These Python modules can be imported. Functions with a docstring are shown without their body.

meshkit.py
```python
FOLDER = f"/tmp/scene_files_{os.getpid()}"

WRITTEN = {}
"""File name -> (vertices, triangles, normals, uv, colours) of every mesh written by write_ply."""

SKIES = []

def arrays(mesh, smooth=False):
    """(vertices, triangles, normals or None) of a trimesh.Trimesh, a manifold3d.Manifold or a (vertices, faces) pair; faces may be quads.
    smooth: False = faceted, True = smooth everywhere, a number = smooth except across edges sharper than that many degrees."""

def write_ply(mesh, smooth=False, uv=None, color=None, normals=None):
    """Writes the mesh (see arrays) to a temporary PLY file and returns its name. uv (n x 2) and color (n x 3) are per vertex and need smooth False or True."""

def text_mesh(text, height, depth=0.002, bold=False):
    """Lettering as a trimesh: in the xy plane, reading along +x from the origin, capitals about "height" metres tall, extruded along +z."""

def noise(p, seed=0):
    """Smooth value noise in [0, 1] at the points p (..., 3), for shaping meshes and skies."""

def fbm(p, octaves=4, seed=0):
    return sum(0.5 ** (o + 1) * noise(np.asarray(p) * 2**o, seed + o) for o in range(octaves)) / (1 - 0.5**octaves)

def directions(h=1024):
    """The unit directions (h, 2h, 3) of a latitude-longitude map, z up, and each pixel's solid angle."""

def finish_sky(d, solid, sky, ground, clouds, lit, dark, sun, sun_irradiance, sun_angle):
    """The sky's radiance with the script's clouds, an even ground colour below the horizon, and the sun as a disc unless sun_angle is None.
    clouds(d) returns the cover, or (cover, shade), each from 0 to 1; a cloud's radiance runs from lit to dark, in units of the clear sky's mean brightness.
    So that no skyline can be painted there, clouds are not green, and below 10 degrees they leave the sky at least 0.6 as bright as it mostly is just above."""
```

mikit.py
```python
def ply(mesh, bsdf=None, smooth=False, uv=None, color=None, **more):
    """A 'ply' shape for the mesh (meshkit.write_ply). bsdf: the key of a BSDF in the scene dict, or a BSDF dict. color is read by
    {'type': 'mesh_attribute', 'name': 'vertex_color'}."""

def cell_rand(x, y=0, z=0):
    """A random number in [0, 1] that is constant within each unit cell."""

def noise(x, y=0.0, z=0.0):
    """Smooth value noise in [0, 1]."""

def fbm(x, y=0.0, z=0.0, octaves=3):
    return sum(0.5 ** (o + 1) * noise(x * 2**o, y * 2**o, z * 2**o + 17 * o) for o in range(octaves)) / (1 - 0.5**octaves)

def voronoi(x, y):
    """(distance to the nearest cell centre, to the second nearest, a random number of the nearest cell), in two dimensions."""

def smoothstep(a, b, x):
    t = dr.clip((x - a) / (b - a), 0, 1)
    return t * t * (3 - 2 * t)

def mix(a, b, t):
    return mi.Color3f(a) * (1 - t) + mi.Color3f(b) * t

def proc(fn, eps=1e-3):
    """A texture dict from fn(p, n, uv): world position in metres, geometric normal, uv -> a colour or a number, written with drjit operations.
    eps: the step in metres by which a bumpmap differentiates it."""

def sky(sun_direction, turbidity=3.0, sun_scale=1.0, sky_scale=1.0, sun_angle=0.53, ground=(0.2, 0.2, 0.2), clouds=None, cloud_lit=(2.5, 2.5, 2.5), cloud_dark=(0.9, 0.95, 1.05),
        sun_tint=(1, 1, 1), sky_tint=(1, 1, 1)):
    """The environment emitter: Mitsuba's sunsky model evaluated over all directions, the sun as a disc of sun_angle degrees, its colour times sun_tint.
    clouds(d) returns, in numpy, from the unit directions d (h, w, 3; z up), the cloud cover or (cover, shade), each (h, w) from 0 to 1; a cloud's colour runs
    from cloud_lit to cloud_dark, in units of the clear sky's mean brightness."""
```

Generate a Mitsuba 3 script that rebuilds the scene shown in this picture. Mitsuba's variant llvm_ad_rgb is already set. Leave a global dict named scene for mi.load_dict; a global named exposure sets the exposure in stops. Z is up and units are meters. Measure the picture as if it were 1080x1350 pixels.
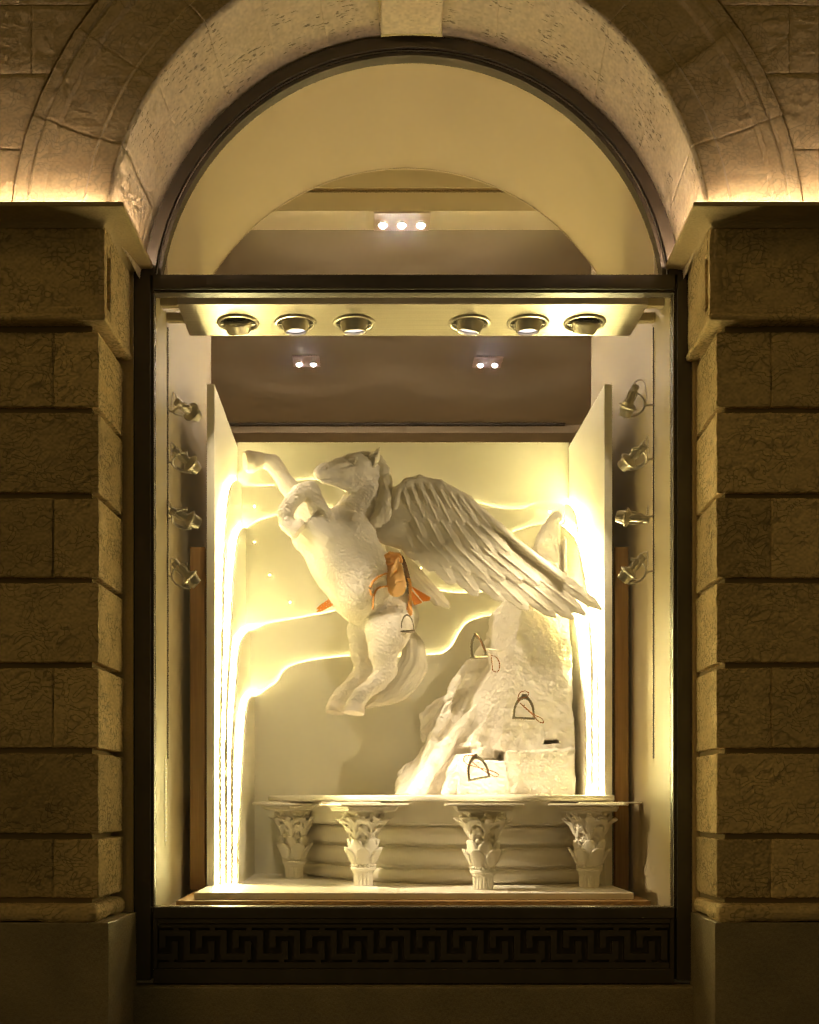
import math, random
import numpy as np, trimesh, mitsuba as mi, mikit, meshkit
import drjit as dr
from scipy.spatial import Delaunay
from shapely.geometry import Polygon, Point, box as sbox, LineString
from shapely.ops import unary_union
from shapely import affinity
import shapely
from mikit import noise, fbm, smoothstep, mix

T = mi.ScalarTransform4f
scene, labels = {}, {}
random.seed(5)
rng = np.random.default_rng(11)

# ------------------------------------------------------------------ camera, sky, exposure
FL, VX, VY, EYE, CAMY = 1572.0, 484.0, 1056.0, 1.6, -6.0     # lens of the photograph (pixels of its 1080 x 1350 frame)
scene['camera'] = {'type': 'perspective', 'fov': math.degrees(2 * math.atan(540 / FL)), 'fov_axis': 'x', 'near_clip': 0.05, 'far_clip': 400.0,
                   'principal_point_offset_x': (540 - VX) / 1080, 'principal_point_offset_y': (675 - VY) / 1350,
                   'to_world': T().look_at(origin=[0, CAMY, EYE], target=[0, 0, EYE], up=[0, 0, 1])}
exposure = 2.58
scene['sky'] = {**mikit.sky([-0.42, -0.55, 0.72], turbidity=6, sun_scale=0.017, sun_angle=14, sun_tint=(1.0, 0.76, 0.30), sky_scale=0.060, sky_tint=(1.66, 1.04, 0.33), ground=(0.12, 0.11, 0.10)), 'sampling_weight': 2.0}
LED = np.array([1.0, 0.85, 0.36])
HAL = np.array([1.0, 0.82, 0.53])
UPL = np.array([1.0, 0.77, 0.58])

def P(px, py, d):
    """The place that the photograph shows at (px, py), d metres from the camera plane."""
    return np.array([(px - VX) * d / FL, d + CAMY, EYE + (VY - py) * d / FL])

# ------------------------------------------------------------------ scene helpers
used = {}
def nm(base):
    n = used.get(base, 0)
    used[base] = n + 1
    return base if n == 0 else f'{base}_{n:03d}'
def thing(base, label, cat=None, group=None, kind=None):
    key = nm(base)
    d = {'label': label}
    if cat: d['category'] = cat
    if group: d['group'] = group
    if kind: d['kind'] = kind
    labels[key] = d
    return key
def add(base, mesh, bsdf, parent=None, smooth=False, label=None, kind=None, **more):
    key = nm(parent + '__' + base) if parent else base
    scene[key] = mikit.ply(mesh, bsdf, smooth=smooth, **more)
    d = {}
    if label: d['label'] = label
    if kind: d['kind'] = kind
    if d: labels.setdefault(key, {}).update(d)
    return key
cat = trimesh.util.concatenate
def area(rgb, w=1.0):
    return {'type': 'area', 'radiance': {'type': 'rgb', 'value': [float(x) for x in rgb]}, 'sampling_weight': w}

# ------------------------------------------------------------------ mesh helpers
def bx(x0, x1, y0, y1, z0, z1, c=0.0):
    if c <= 0:
        m = trimesh.creation.box(extents=[x1 - x0, y1 - y0, z1 - z0])
        m.apply_translation([(x0 + x1) / 2, (y0 + y1) / 2, (z0 + z1) / 2])
        return m
    pts = []
    for sx in (0, 1):
        for sy in (0, 1):
            for sz in (0, 1):
                p = np.array([(x0, x1)[sx], (y0, y1)[sy], (z0, z1)[sz]], float)
                s = np.array([1 - 2 * sx, 1 - 2 * sy, 1 - 2 * sz])
                for k in range(3):
                    q = p + s * c
                    q[k] = p[k]
                    pts.append(q)
    return trimesh.convex.convex_hull(np.array(pts))
def frame_of(t):
    t = t / np.linalg.norm(t)
    a = np.cross(t, [0, 0, 1.0] if abs(t[2]) < 0.9 else [1.0, 0, 0])
    a /= np.linalg.norm(a)
    return a, np.cross(t, a)
def tube(pts, r, sides=10, closed=False, flat=1.0):
    p = np.asarray(pts, float)
    n = len(p)
    r = np.broadcast_to(np.asarray(r, float), (n,))
    t = np.roll(p, -1, 0) - np.roll(p, 1, 0) if closed else np.gradient(p, axis=0)
    t /= np.linalg.norm(t, axis=1, keepdims=True) + 1e-12
    a, _ = frame_of(t[0])
    A = []
    for k in range(n):
        a = a - t[k] * (a @ t[k])
        a /= np.linalg.norm(a)
        A.append(a)
    A = np.array(A)
    B = np.cross(t, A)
    ang = np.arange(sides) * 2 * np.pi / sides
    v = (p[:, None] + r[:, None, None] * (np.cos(ang)[None, :, None] * A[:, None] + flat * np.sin(ang)[None, :, None] * B[:, None])).reshape(-1, 3)
    f = []
    for i in range(n if closed else n - 1):
        i2 = (i + 1) % n
        for j in range(sides):
            j2 = (j + 1) % sides
            a_, b_, c_, d_ = i * sides + j, i * sides + j2, i2 * sides + j2, i2 * sides + j
            f += [[a_, b_, c_], [a_, c_, d_]]
    if not closed:
        v = np.vstack([v, p[0], p[-1]])
        e = len(v) - 2
        for j in range(sides):
            j2 = (j + 1) % sides
            f += [[e, j2, j], [e + 1, (n - 1) * sides + j, (n - 1) * sides + j2]]
    return trimesh.Trimesh(v, f, process=False)
def spline(pts, n=40):
    from scipy.interpolate import PchipInterpolator, CubicSpline
    p = np.asarray(pts, float)
    s = np.r_[0, np.cumsum(np.linalg.norm(np.diff(p[:, :min(3, p.shape[1])], axis=0), axis=1))]
    u = np.linspace(0, s[-1], n)
    return np.stack([PchipInterpolator(s, p[:, k])(u) for k in range(p.shape[1])], 1)
def lathe(prof, n=32, a0=0.0, a1=2 * math.pi, caps=False):
    """(r, z) profile turned round the z axis; angle 0 looks along -y."""
    prof = np.asarray(prof, float)
    full = abs(a1 - a0 - 2 * math.pi) < 1e-9
    ang = np.linspace(a0, a1, n + 1)[: n if full else n + 1]
    m, k = len(prof), len(ang)
    v = np.zeros((k, m, 3))
    v[..., 0] = np.sin(ang)[:, None] * prof[None, :, 0]
    v[..., 1] = -np.cos(ang)[:, None] * prof[None, :, 0]
    v[..., 2] = prof[None, :, 1]
    f = []
    for i in range(k if full else k - 1):
        i2 = (i + 1) % k
        for j in range(m - 1):
            a, b, c, d = i * m + j, i2 * m + j, i2 * m + j + 1, i * m + j + 1
            f += [[a, b, c], [a, c, d]]
    v = v.reshape(-1, 3)
    if caps and not full:
        tri = trimesh.creation.triangulate_polygon(Polygon(prof), engine='earcut')
        tv, tf = tri
        for i, sgn in ((0, 1), (k - 1, -1)):
            base = len(v)
            vv = np.stack([np.sin(ang[i]) * tv[:, 0], -np.cos(ang[i]) * tv[:, 0], tv[:, 1]], 1)
            v = np.vstack([v, vv])
            f += [[base + x for x in (t if sgn > 0 else t[::-1])] for t in tf]
    mm = trimesh.Trimesh(v, f, process=True)
    return mm
def place(mesh, pos, zaxis=None, xhint=None):
    """The mesh with its z axis along zaxis, its origin at pos."""
    m = mesh.copy()
    M = np.eye(4)
    if zaxis is not None:
        z = np.asarray(zaxis, float) / np.linalg.norm(zaxis)
        a, b = frame_of(z)
        if xhint is not None:
            a = np.asarray(xhint, float) - z * (np.asarray(xhint, float) @ z)
            a /= np.linalg.norm(a)
            b = np.cross(z, a)
        M[:3, 0], M[:3, 1], M[:3, 2] = a, b, z
    M[:3, 3] = pos
    m.apply_transform(M)
    return m
def worm_relief(v):
    """Tooled stone: winding grooves that come and go (0 to -1), plus grain."""
    nz = meshkit.noise
    w1, w2 = nz(v * 9, 1)[:, None], nz(v * 9, 2)[:, None]
    q = v + np.hstack([.11 * w1, .07 * w2, .11 * w2])
    a, b = np.abs(nz(q * 25, 3) - .5), np.abs(nz(q * 40, 4) - .5)
    ss = lambda e0, e1, x: (lambda t: t * t * (3 - 2 * t))(np.clip((x - e0) / (e1 - e0), 0, 1))
    m = ss(.28, .52, nz(v * 6, 5))
    return -.8 * (1 - ss(0, .16, a)) * (.35 + .65 * m) - .6 * (1 - ss(0, .13, b)) * m + 1.1 * (nz(v * 85, 6) - .5) + .6 * (nz(v * 140, 7) - .5)
def rough_box(x0, x1, y0, y1, z0, z1, res=0.016, rad=0.012, amp=0.003, seed=0, faces='fblrtd', shear=0.0, yref=0.0, worm=0.0):
    """A block with rounded, slightly broken arrises; faces: f(ront) b(ack) l r t d(own). shear: x moves with y (a splayed reveal)."""
    lo, hi = np.array([x0, y0, z0]), np.array([x1, y1, z1])
    V, Fc, off = [], [], 0
    spec = {'f': (1, 0), 'b': (1, 1), 'l': (0, 0), 'r': (0, 1), 't': (2, 1), 'd': (2, 0)}
    for ch in faces:
        ax, side = spec[ch]
        u, w = [k for k in range(3) if k != ax]
        rs = res * 3.5 if ch in 'td' else res
        nu, nw = [max(2, int(math.ceil((hi[k] - lo[k]) / rs)) + 1) for k in (u, w)]
        def ticks(k, n):
            t = np.linspace(lo[k], hi[k], n)
            return np.unique(np.r_[lo[k], lo[k] + rad * .4, lo[k] + rad, t[(t > lo[k] + rad * 1.3) & (t < hi[k] - rad * 1.3)], hi[k] - rad, hi[k] - rad * .4, hi[k]])
        tu, tw = ticks(u, nu), ticks(w, nw)
        g = np.zeros((len(tu), len(tw), 3))
        g[..., u], g[..., w] = np.meshgrid(tu, tw, indexing='ij')
        g[..., ax] = hi[ax] if side else lo[ax]
        i, j = np.meshgrid(np.arange(len(tu) - 1), np.arange(len(tw) - 1), indexing='ij')
        i, j = i.ravel(), j.ravel()
        q = np.stack([i * len(tw) + j, (i + 1) * len(tw) + j, (i + 1) * len(tw) + j + 1, i * len(tw) + j + 1], 1) + off
        flip = (side == 0) ^ (ax == 1)
        if flip: q = q[:, ::-1]
        V.append(g.reshape(-1, 3)); Fc.append(q); off += g.shape[0] * g.shape[1]
    v, q = np.vstack(V), np.vstack(Fc)
    f = np.vstack([q[:, [0, 1, 2]], q[:, [0, 2, 3]]])
    m = trimesh.Trimesh(v, f, process=False)
    m.merge_vertices()
    v = np.array(m.vertices)
    rr = rad * (0.7 + 0.9 * meshkit.noise(v * 14, seed))[:, None]
    c = np.clip(v, lo + rr, hi - rr)
    d = v - c
    L = np.linalg.norm(d, axis=1, keepdims=True)
    nrm = d / np.maximum(L, 1e-9)
    v = np.where(L > 1e-9, c + nrm * rr, v)
    h = (meshkit.fbm(v * 22, 3, seed) - .5) * 1.3 + (meshkit.noise(v * 6, seed + 9) - .5) * .8
    hh = h * 2 * amp
    if worm: hh = hh + worm * worm_relief(v * np.where(np.abs(nrm[:, :1]) > .8, np.array([[1, 1.5, .55]]), 1.0))
    v = v + nrm * hh[:, None]
    if shear: v[:, 0] += shear * (v[:, 1] - yref)
    m.vertices = v
    return m
def slab(poly, y0, thick, hfun=None, step=0.02, seed=0):
    """A plate of outline poly (in x, z), its back at y0 + thick, its front at y0 minus hfun(x, z, distance to the rim)."""
    poly = shapely.geometry.polygon.orient(poly)
    ring_pts, rings = [], []
    for r in [poly.exterior, *poly.interiors]:
        L = r.length
        c = np.array(r.coords)[:-1]
        out = []
        for k in range(len(c)):
            a, b = c[k], c[(k + 1) % len(c)]
            n = max(1, int(round(np.linalg.norm(b - a) / step)))
            out += [a + (b - a) * t / n for t in range(n)]
        rings.append((sum(len(q) for q in ring_pts), len(out)))
        ring_pts.append(np.array(out))
    rim = np.vstack(ring_pts)
    x0, z0, x1, z1 = poly.bounds
    gx, gz = np.meshgrid(np.arange(x0 + step / 2, x1, step), np.arange(z0 + step / 2, z1, step))
    g = np.stack([gx.ravel(), gz.ravel()], 1)
    g = g + np.random.default_rng(seed).uniform(-.12, .12, g.shape) * step
    inside = shapely.contains_xy(poly, g[:, 0], g[:, 1])
    g = g[inside]
    bd = poly.boundary
    if len(g):
        dist = shapely.distance(shapely.points(g), bd)
        g = g[dist > 0.45 * step]; dist = dist[dist > 0.45 * step]
    else: dist = np.zeros(0)
    pts = np.vstack([rim, g]); dist = np.r_[np.zeros(len(rim)), dist]
    tri = Delaunay(pts).simplices
    cen = pts[tri].mean(1)
    keep = shapely.contains_xy(poly, cen[:, 0], cen[:, 1])
    tri = tri[keep]
    a, b, c = pts[tri[:, 0]], pts[tri[:, 1]], pts[tri[:, 2]]
    ar = (b - a)[:, 0] * (c - a)[:, 1] - (b - a)[:, 1] * (c - a)[:, 0]
    tri = tri[np.abs(ar) > 1e-9]; ar = ar[np.abs(ar) > 1e-9]
    tri[ar < 0] = tri[ar < 0][:, ::-1]
    h = hfun(pts[:, 0], pts[:, 1], dist) if hfun else np.zeros(len(pts))
    front = np.stack([pts[:, 0], y0 - h, pts[:, 1]], 1)
    back = np.stack([pts[:, 0], np.full(len(pts), y0 + thick), pts[:, 1]], 1)
    n = len(pts)
    f = [tri, tri[:, ::-1] + n]
    for s, k in rings:
        i = np.arange(k); j = (i + 1) % k
        f += [np.stack([s + i, s + i + n, s + j + n], 1), np.stack([s + i, s + j + n, s + j], 1)]
    return trimesh.Trimesh(np.vstack([front, back]), np.vstack(f), process=False)
def extrude_xz(poly, y0, y1):
    """poly in (x, z) pulled from y0 to y1."""
    ms = []
    for g in getattr(poly, 'geoms', [poly]):
        m = trimesh.creation.extrude_polygon(g, y1 - y0, engine='earcut')
        v = np.array(m.vertices)
        m = trimesh.Trimesh(np.stack([v[:, 0], y1 - v[:, 2], v[:, 1]], 1), np.array(m.faces), process=False)
        ms.append(m)
    return cat(ms)
def extrude_yz(poly, x0, x1):
    m = trimesh.creation.extrude_polygon(poly, x1 - x0, engine='earcut')
    v = np.array(m.vertices)
    return trimesh.Trimesh(np.stack([x0 + v[:, 2], v[:, 0], v[:, 1]], 1), np.array(m.faces), process=False)

# ------------------------------------------------------------------ sculpting by smooth union (surface nets)
class Clay:
    def __init__(self): self.p = []
    def cone(self, a, b, r1, r2, k=0.03, sq=None, op=1):
        self.p.append((np.asarray(a, float), np.asarray(b, float), r1, r2, k, sq, op))
    def chain(self, nodes, k=0.03, sq=None):
        for (a, ra), (b, rb) in zip(nodes[:-1], nodes[1:]): self.cone(a, b, ra, rb, k, sq)
    def build(self, h, smooth=3, extra=None):
        lo = np.min([np.minimum(a, b) - max(r1, r2) for a, b, r1, r2, *_ in self.p], 0) - 4 * h
        hi = np.max([np.maximum(a, b) + max(r1, r2) for a, b, r1, r2, *_ in self.p], 0) + 4 * h
        n = np.ceil((hi - lo) / h).astype(int) + 1
        ax = [lo[k] + h * np.arange(n[k]) for k in range(3)]
        F = np.full(n, 1.0, np.float32)
        for a, b, r1, r2, k, sq, op in self.p:
            m = max(r1, r2) + k + 3 * h
            i0 = np.clip(np.floor((np.minimum(a, b) - m - lo) / h).astype(int), 0, n - 1)
            i1 = np.clip(np.ceil((np.maximum(a, b) + m - lo) / h).astype(int) + 1, 1, n)
            s = tuple(slice(i0[q], i1[q]) for q in range(3))
            X, Y, Z = np.meshgrid(*[ax[q][s[q]].astype(np.float32) for q in range(3)], indexing='ij')
            d = (b - a).astype(np.float32)
            L2 = max(float(d @ d), 1e-9)
            t = np.clip(((X - a[0]) * d[0] + (Y - a[1]) * d[1] + (Z - a[2]) * d[2]) / L2, 0, 1)
            vx, vy, vz = X - a[0] - t * d[0], Y - a[1] - t * d[1], Z - a[2] - t * d[2]
            if sq is not None:
                nn, fac = np.asarray(sq[0], np.float32), sq[1]
                e = (vx * nn[0] + vy * nn[1] + vz * nn[2]) * (fac - 1)
                vx, vy, vz = vx + e * nn[0], vy + e * nn[1], vz + e * nn[2]
            q = np.sqrt(vx * vx + vy * vy + vz * vz) - (r1 + (r2 - r1) * t)
            G = F[s]
            if op > 0:
                hh = np.maximum(k - np.abs(G - q), 0) / k
                F[s] = np.minimum(G, q) - hh * hh * k * .25
            else:
                q = -q
                hh = np.maximum(k - np.abs(G - q), 0) / k
                F[s] = np.maximum(G, q) + hh * hh * k * .25
        if extra is not None: F = extra(F, ax)
        return nets(F, lo, h, smooth)
def relax(m, iters):
    from scipy.sparse import coo_matrix
    f, n = np.asarray(m.faces), len(m.vertices)
    e = np.vstack([f[:, [0, 1]], f[:, [1, 2]], f[:, [2, 0]]]); e = np.vstack([e, e[:, ::-1]])
    A = coo_matrix((np.ones(len(e)), (e[:, 0], e[:, 1])), shape=(n, n)).tocsr(); A.data[:] = 1
    deg = np.maximum(np.asarray(A.sum(1)).ravel(), 1)[:, None]
    v = np.array(m.vertices)
    for _ in range(iters):
        for w in (.5, -.52): v = v + w * (A @ v / deg - v)
    m.vertices = v
def nets(F, lo, h, smooth=3):
    n = F.shape
    S = F < 0
    cs = tuple(k - 1 for k in n)
    cnt = np.zeros(cs, np.float32)
    acc = np.zeros((3,) + cs, np.float32)
    for ax in range(3):
        o = [k for k in range(3) if k != ax]
        for a in (0, 1):
            for b in (0, 1):
                s0 = [slice(0, n[k] - 1) for k in range(3)]
                s0[o[0]] = slice(a, n[o[0]] - 1 + a); s0[o[1]] = slice(b, n[o[1]] - 1 + b)
                s1 = list(s0); s1[ax] = slice(1, n[ax])
                f0, f1 = F[tuple(s0)], F[tuple(s1)]
                cr = (f0 < 0) != (f1 < 0)
                t = np.where(cr, f0 / np.where(cr, f0 - f1, 1), 0)
                acc[ax] += t
                acc[o[0]] += cr * np.float32(a); acc[o[1]] += cr * np.float32(b)
                cnt += cr
    act = cnt > 0
    idx = np.full(cs, -1, np.int64)
    idx[act] = np.arange(act.sum())
    ijk = np.argwhere(act)
    V = (ijk + np.stack([acc[k][act] / cnt[act] for k in range(3)], 1)) * h + lo
    faces = []
    for ax in range(3):
        o = [(ax + 1) % 3, (ax + 2) % 3]
        s0 = [slice(None)] * 3
        s0[ax] = slice(0, n[ax] - 1); s0[o[0]] = slice(1, n[o[0]] - 1); s0[o[1]] = slice(1, n[o[1]] - 1)
        s1 = list(s0); s1[ax] = slice(1, n[ax])
        A, B = S[tuple(s0)], S[tuple(s1)]
        for sgn, mask in ((1, A & ~B), (-1, ~A & B)):
            e = np.argwhere(mask)
            if not len(e): continue
            e[:, o[0]] += 1; e[:, o[1]] += 1
            q = []
            for da, db in ((-1, -1), (0, -1), (0, 0), (-1, 0)):
                c = e.copy(); c[:, o[0]] += da; c[:, o[1]] += db
                q.append(idx[c[:, 0], c[:, 1], c[:, 2]])
            q = np.stack(q, 1)
            faces.append(q if sgn > 0 else q[:, ::-1])
    q = np.vstack(faces)
    m = trimesh.Trimesh(V, np.vstack([q[:, [0, 1, 2]], q[:, [0, 2, 3]]]), process=False)
    if smooth: relax(m, smooth)
    return m

# ------------------------------------------------------------------ materials
def rgb(*c): return {'type': 'rgb', 'value': [float(x) for x in c]}
def mat(key, base, rough=0.6, metallic=0.0, spec=0.5, bump=None, bscale=0.002, eps=0.0015, **kw):
    b = {'type': 'principled', 'base_color': base if isinstance(base, dict) else rgb(*base), 'roughness': rough if isinstance(rough, dict) else float(rough), 'metallic': float(metallic), 'specular': float(spec), **kw}
    if bump is not None:
        b = {'type': 'bumpmap', 'arbitrary': mikit.proc(bump, eps=eps), 'scale': float(bscale), 'bsdf': b}
    scene[key] = {'type': 'twosided', 'bsdf': b}
def matd(key, base, bump=None, bscale=0.002, eps=0.0015):
    b = {'type': 'diffuse', 'reflectance': base if isinstance(base, dict) else rgb(*base)}
    if bump is not None:
        b = {'type': 'bumpmap', 'arbitrary': mikit.proc(bump, eps=eps), 'scale': float(bscale), 'bsdf': b}
    scene[key] = {'type': 'twosided', 'bsdf': b}

def worm_height(p, n, uv):
    w1, w2 = noise(p.x * 9, p.y * 9, p.z * 9), noise(p.x * 9 + 31, p.y * 9 + 7, p.z * 9 + 3)
    x, y, z = p.x + .10 * w1, p.y + .06 * w2, p.z + .10 * w2
    a = dr.abs(noise(x * 34, y * 34, z * 34) - .5)
    b = dr.abs(noise(x * 52 + 9, y * 52, z * 52 + 4) - .5)
    m = smoothstep(.30, .52, noise(p.x * 6 + 3, p.y * 6, p.z * 7))
    g = (1 - smoothstep(.0, .085, a)) * (.35 + .65 * m) + .7 * (1 - smoothstep(0, .07, b)) * m
    return .55 * fbm(p.x * 26, p.y * 26, p.z * 26, 3) + .22 * noise(p.x * 210, p.y * 210, p.z * 210) - .5 * g
def stone_color(p, n, uv):
    t = fbm(p.x * 3.1, p.y * 3.1, p.z * 3.1, 3)
    c = mix((.53, .40, .205), (.69, .535, .295), t)
    w = noise(p.x * 14, p.y * 14, p.z * 14)
    a = dr.abs(noise(p.x * 46 + 2.5 * w, p.y * 46, p.z * 46 + 2.5 * w) - .5)
    g = (1 - smoothstep(.0, .15, a)) * smoothstep(.22, .62, noise(p.x * 9 + 3, p.y * 9, p.z * 11))
    s_ = smoothstep(.55, .85, fbm(p.x * 1.3 + 7, p.y * 1.3, p.z * .7, 3))
    return c * (1 - .40 * g) * (.80 + .40 * noise(p.x * 95, p.y * 95, p.z * 95)) * (1 - .25 * s_)
for key_s, tone in (('mat_stone', 1.0), ('mat_stone_pale', 1.17), ('mat_stone_dark', .84)):
    matd(key_s, mikit.proc((lambda tone: lambda p, n, uv: stone_color(p, n, uv) * tone)(tone)), worm_height, 0.0045)
matd('mat_stone_wall', mikit.proc(lambda p, n, uv: mix(stone_color(p, n, uv), (.50, .40, .25), .45)), worm_height, 0.0024)
def pit_height(p, n, uv):
    s = noise(p.x * 42, p.y * 170, p.z * 42)
    m = smoothstep(.40, .62, noise(p.x * 8, p.y * 11, p.z * 8))
    pit = smoothstep(.70, .86, s) * m
    front = smoothstep(.6, .9, dr.abs(n.y))
    return (1 - front) * (.45 * fbm(p.x * 30, p.y * 44, p.z * 30, 3) - .8 * pit + .2 * noise(p.x * 190, p.y * 190, p.z * 190)) + front * worm_height(p, n, uv)
def pit_color(p, n, uv):
    front = smoothstep(.6, .9, dr.abs(n.y))
    s = smoothstep(.64, .84, noise(p.x * 42, p.y * 170, p.z * 42)) * smoothstep(.40, .62, noise(p.x * 8, p.y * 11, p.z * 8))
    t = fbm(p.x * 4, p.y * 4, p.z * 4, 3)
    c = mix((.50, .415, .285), (.63, .535, .385), t) * (1 - .55 * s) * (.86 + .28 * noise(p.x * 75, p.y * 75, p.z * 75))
    return mix(c, mix(stone_color(p, n, uv), (.50, .40, .25), .45), front)
matd('mat_arch', mikit.proc(pit_color), pit_height, 0.0030)
matd('mat_mortar', (.30, .23, .13))
def granite(p, n, uv):
    t = noise(p.x * 260, p.y * 260, p.z * 260)
    u = noise(p.x * 90 + 4, p.y * 90, p.z * 90)
    return mix((.145, .115, .068), (.32, .26, .155), .6 * t + .4 * u) * (.8 + .4 * fbm(p.x * 5, p.y * 5, p.z * 5, 2))
mat('mat_granite', mikit.proc(granite), .45, spec=.4)
def cornice_color(p, n, uv):
    return mix((.44, .345, .20), (.54, .43, .26), fbm(p.x * 7, p.y * 7, p.z * 7, 3)) * (.9 + .2 * noise(p.x * 150, p.y * 150, p.z * 150))
matd('mat_cornice', mikit.proc(cornice_color), lambda p, n, uv: fbm(p.x * 60, p.y * 60, p.z * 60, 3), .0022)
def pave(p, n, uv):
    return mix((.10, .095, .085), (.19, .175, .15), .5 * fbm(p.x * 4, p.y * 4, 0, 3) + .5 * noise(p.x * 140, p.y * 140, 0))
mat('mat_pavement', mikit.proc(pave), .6)
mat('mat_bronze', mikit.proc(lambda p, n, uv: mix((.034, .027, .020), (.056, .044, .032), fbm(p.x * 12, p.y * 12, p.z * 4, 3))), .42, spec=.5)
mat('mat_bead', (.42, .38, .33), .25, metallic=.9)
scene['mat_glass'] = {'type': 'thindielectric', 'int_ior': 1.5}
mat('mat_cream', mikit.proc(lambda p, n, uv: mix((.33, .275, .17), (.375, .31, .195), fbm(p.x * 2, p.y * 2, p.z * 1.1, 3))), .55, spec=.3)
mat('mat_upper', mikit.proc(lambda p, n, uv: mix((.78, .66, .46), (.83, .71, .50), fbm(p.x * 2, p.y * 2, p.z * 1.1, 3))), .55, spec=.3)
scene['mat_fabric'] = {'type': 'principledthin', 'base_color': rgb(.47, .385, .215), 'roughness': 0.8, 'diff_trans': 1.1}
mat('mat_shop', mikit.proc(lambda p, n, uv: mix((.38, .315, .205), (.44, .36, .24), fbm(p.x * 1.3, p.y * 1.3, p.z * 1.3, 3))), .7, spec=.2)
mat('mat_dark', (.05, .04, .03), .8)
def board(p, n, uv):
    return mix((.70, .67, .56), (.76, .73, .62), fbm(p.x * 1.6, p.y * 1.6, p.z * 1.6, 3))
mat('mat_board', mikit.proc(board), .35, spec=.45)
mat('mat_edge', (.60, .55, .47), .4)
def wood(p, n, uv):
    g = fbm(p.x * 60, p.y * 60, p.z * 2.0, 3)
    return mix((.20, .105, .035), (.34, .19, .07), g) * (.9 + .2 * noise(p.x * 300, p.y * 300, p.z * 8))
mat('mat_wood', mikit.proc(wood), .45)
def plaster_bump(p, n, uv):
    return .6 * noise(p.x * 170, p.y * 170, p.z * 170) + .55 * noise(p.x * 85 + 5, p.y * 85, p.z * 85) + .8 * fbm(p.x * 26, p.y * 26, p.z * 26, 2)
matd('mat_horse', mikit.proc(lambda p, n, uv: mix((.66, .61, .52), (.76, .72, .64), fbm(p.x * 8, p.y * 8, p.z * 8, 3))), plaster_bump, .003)
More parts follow.
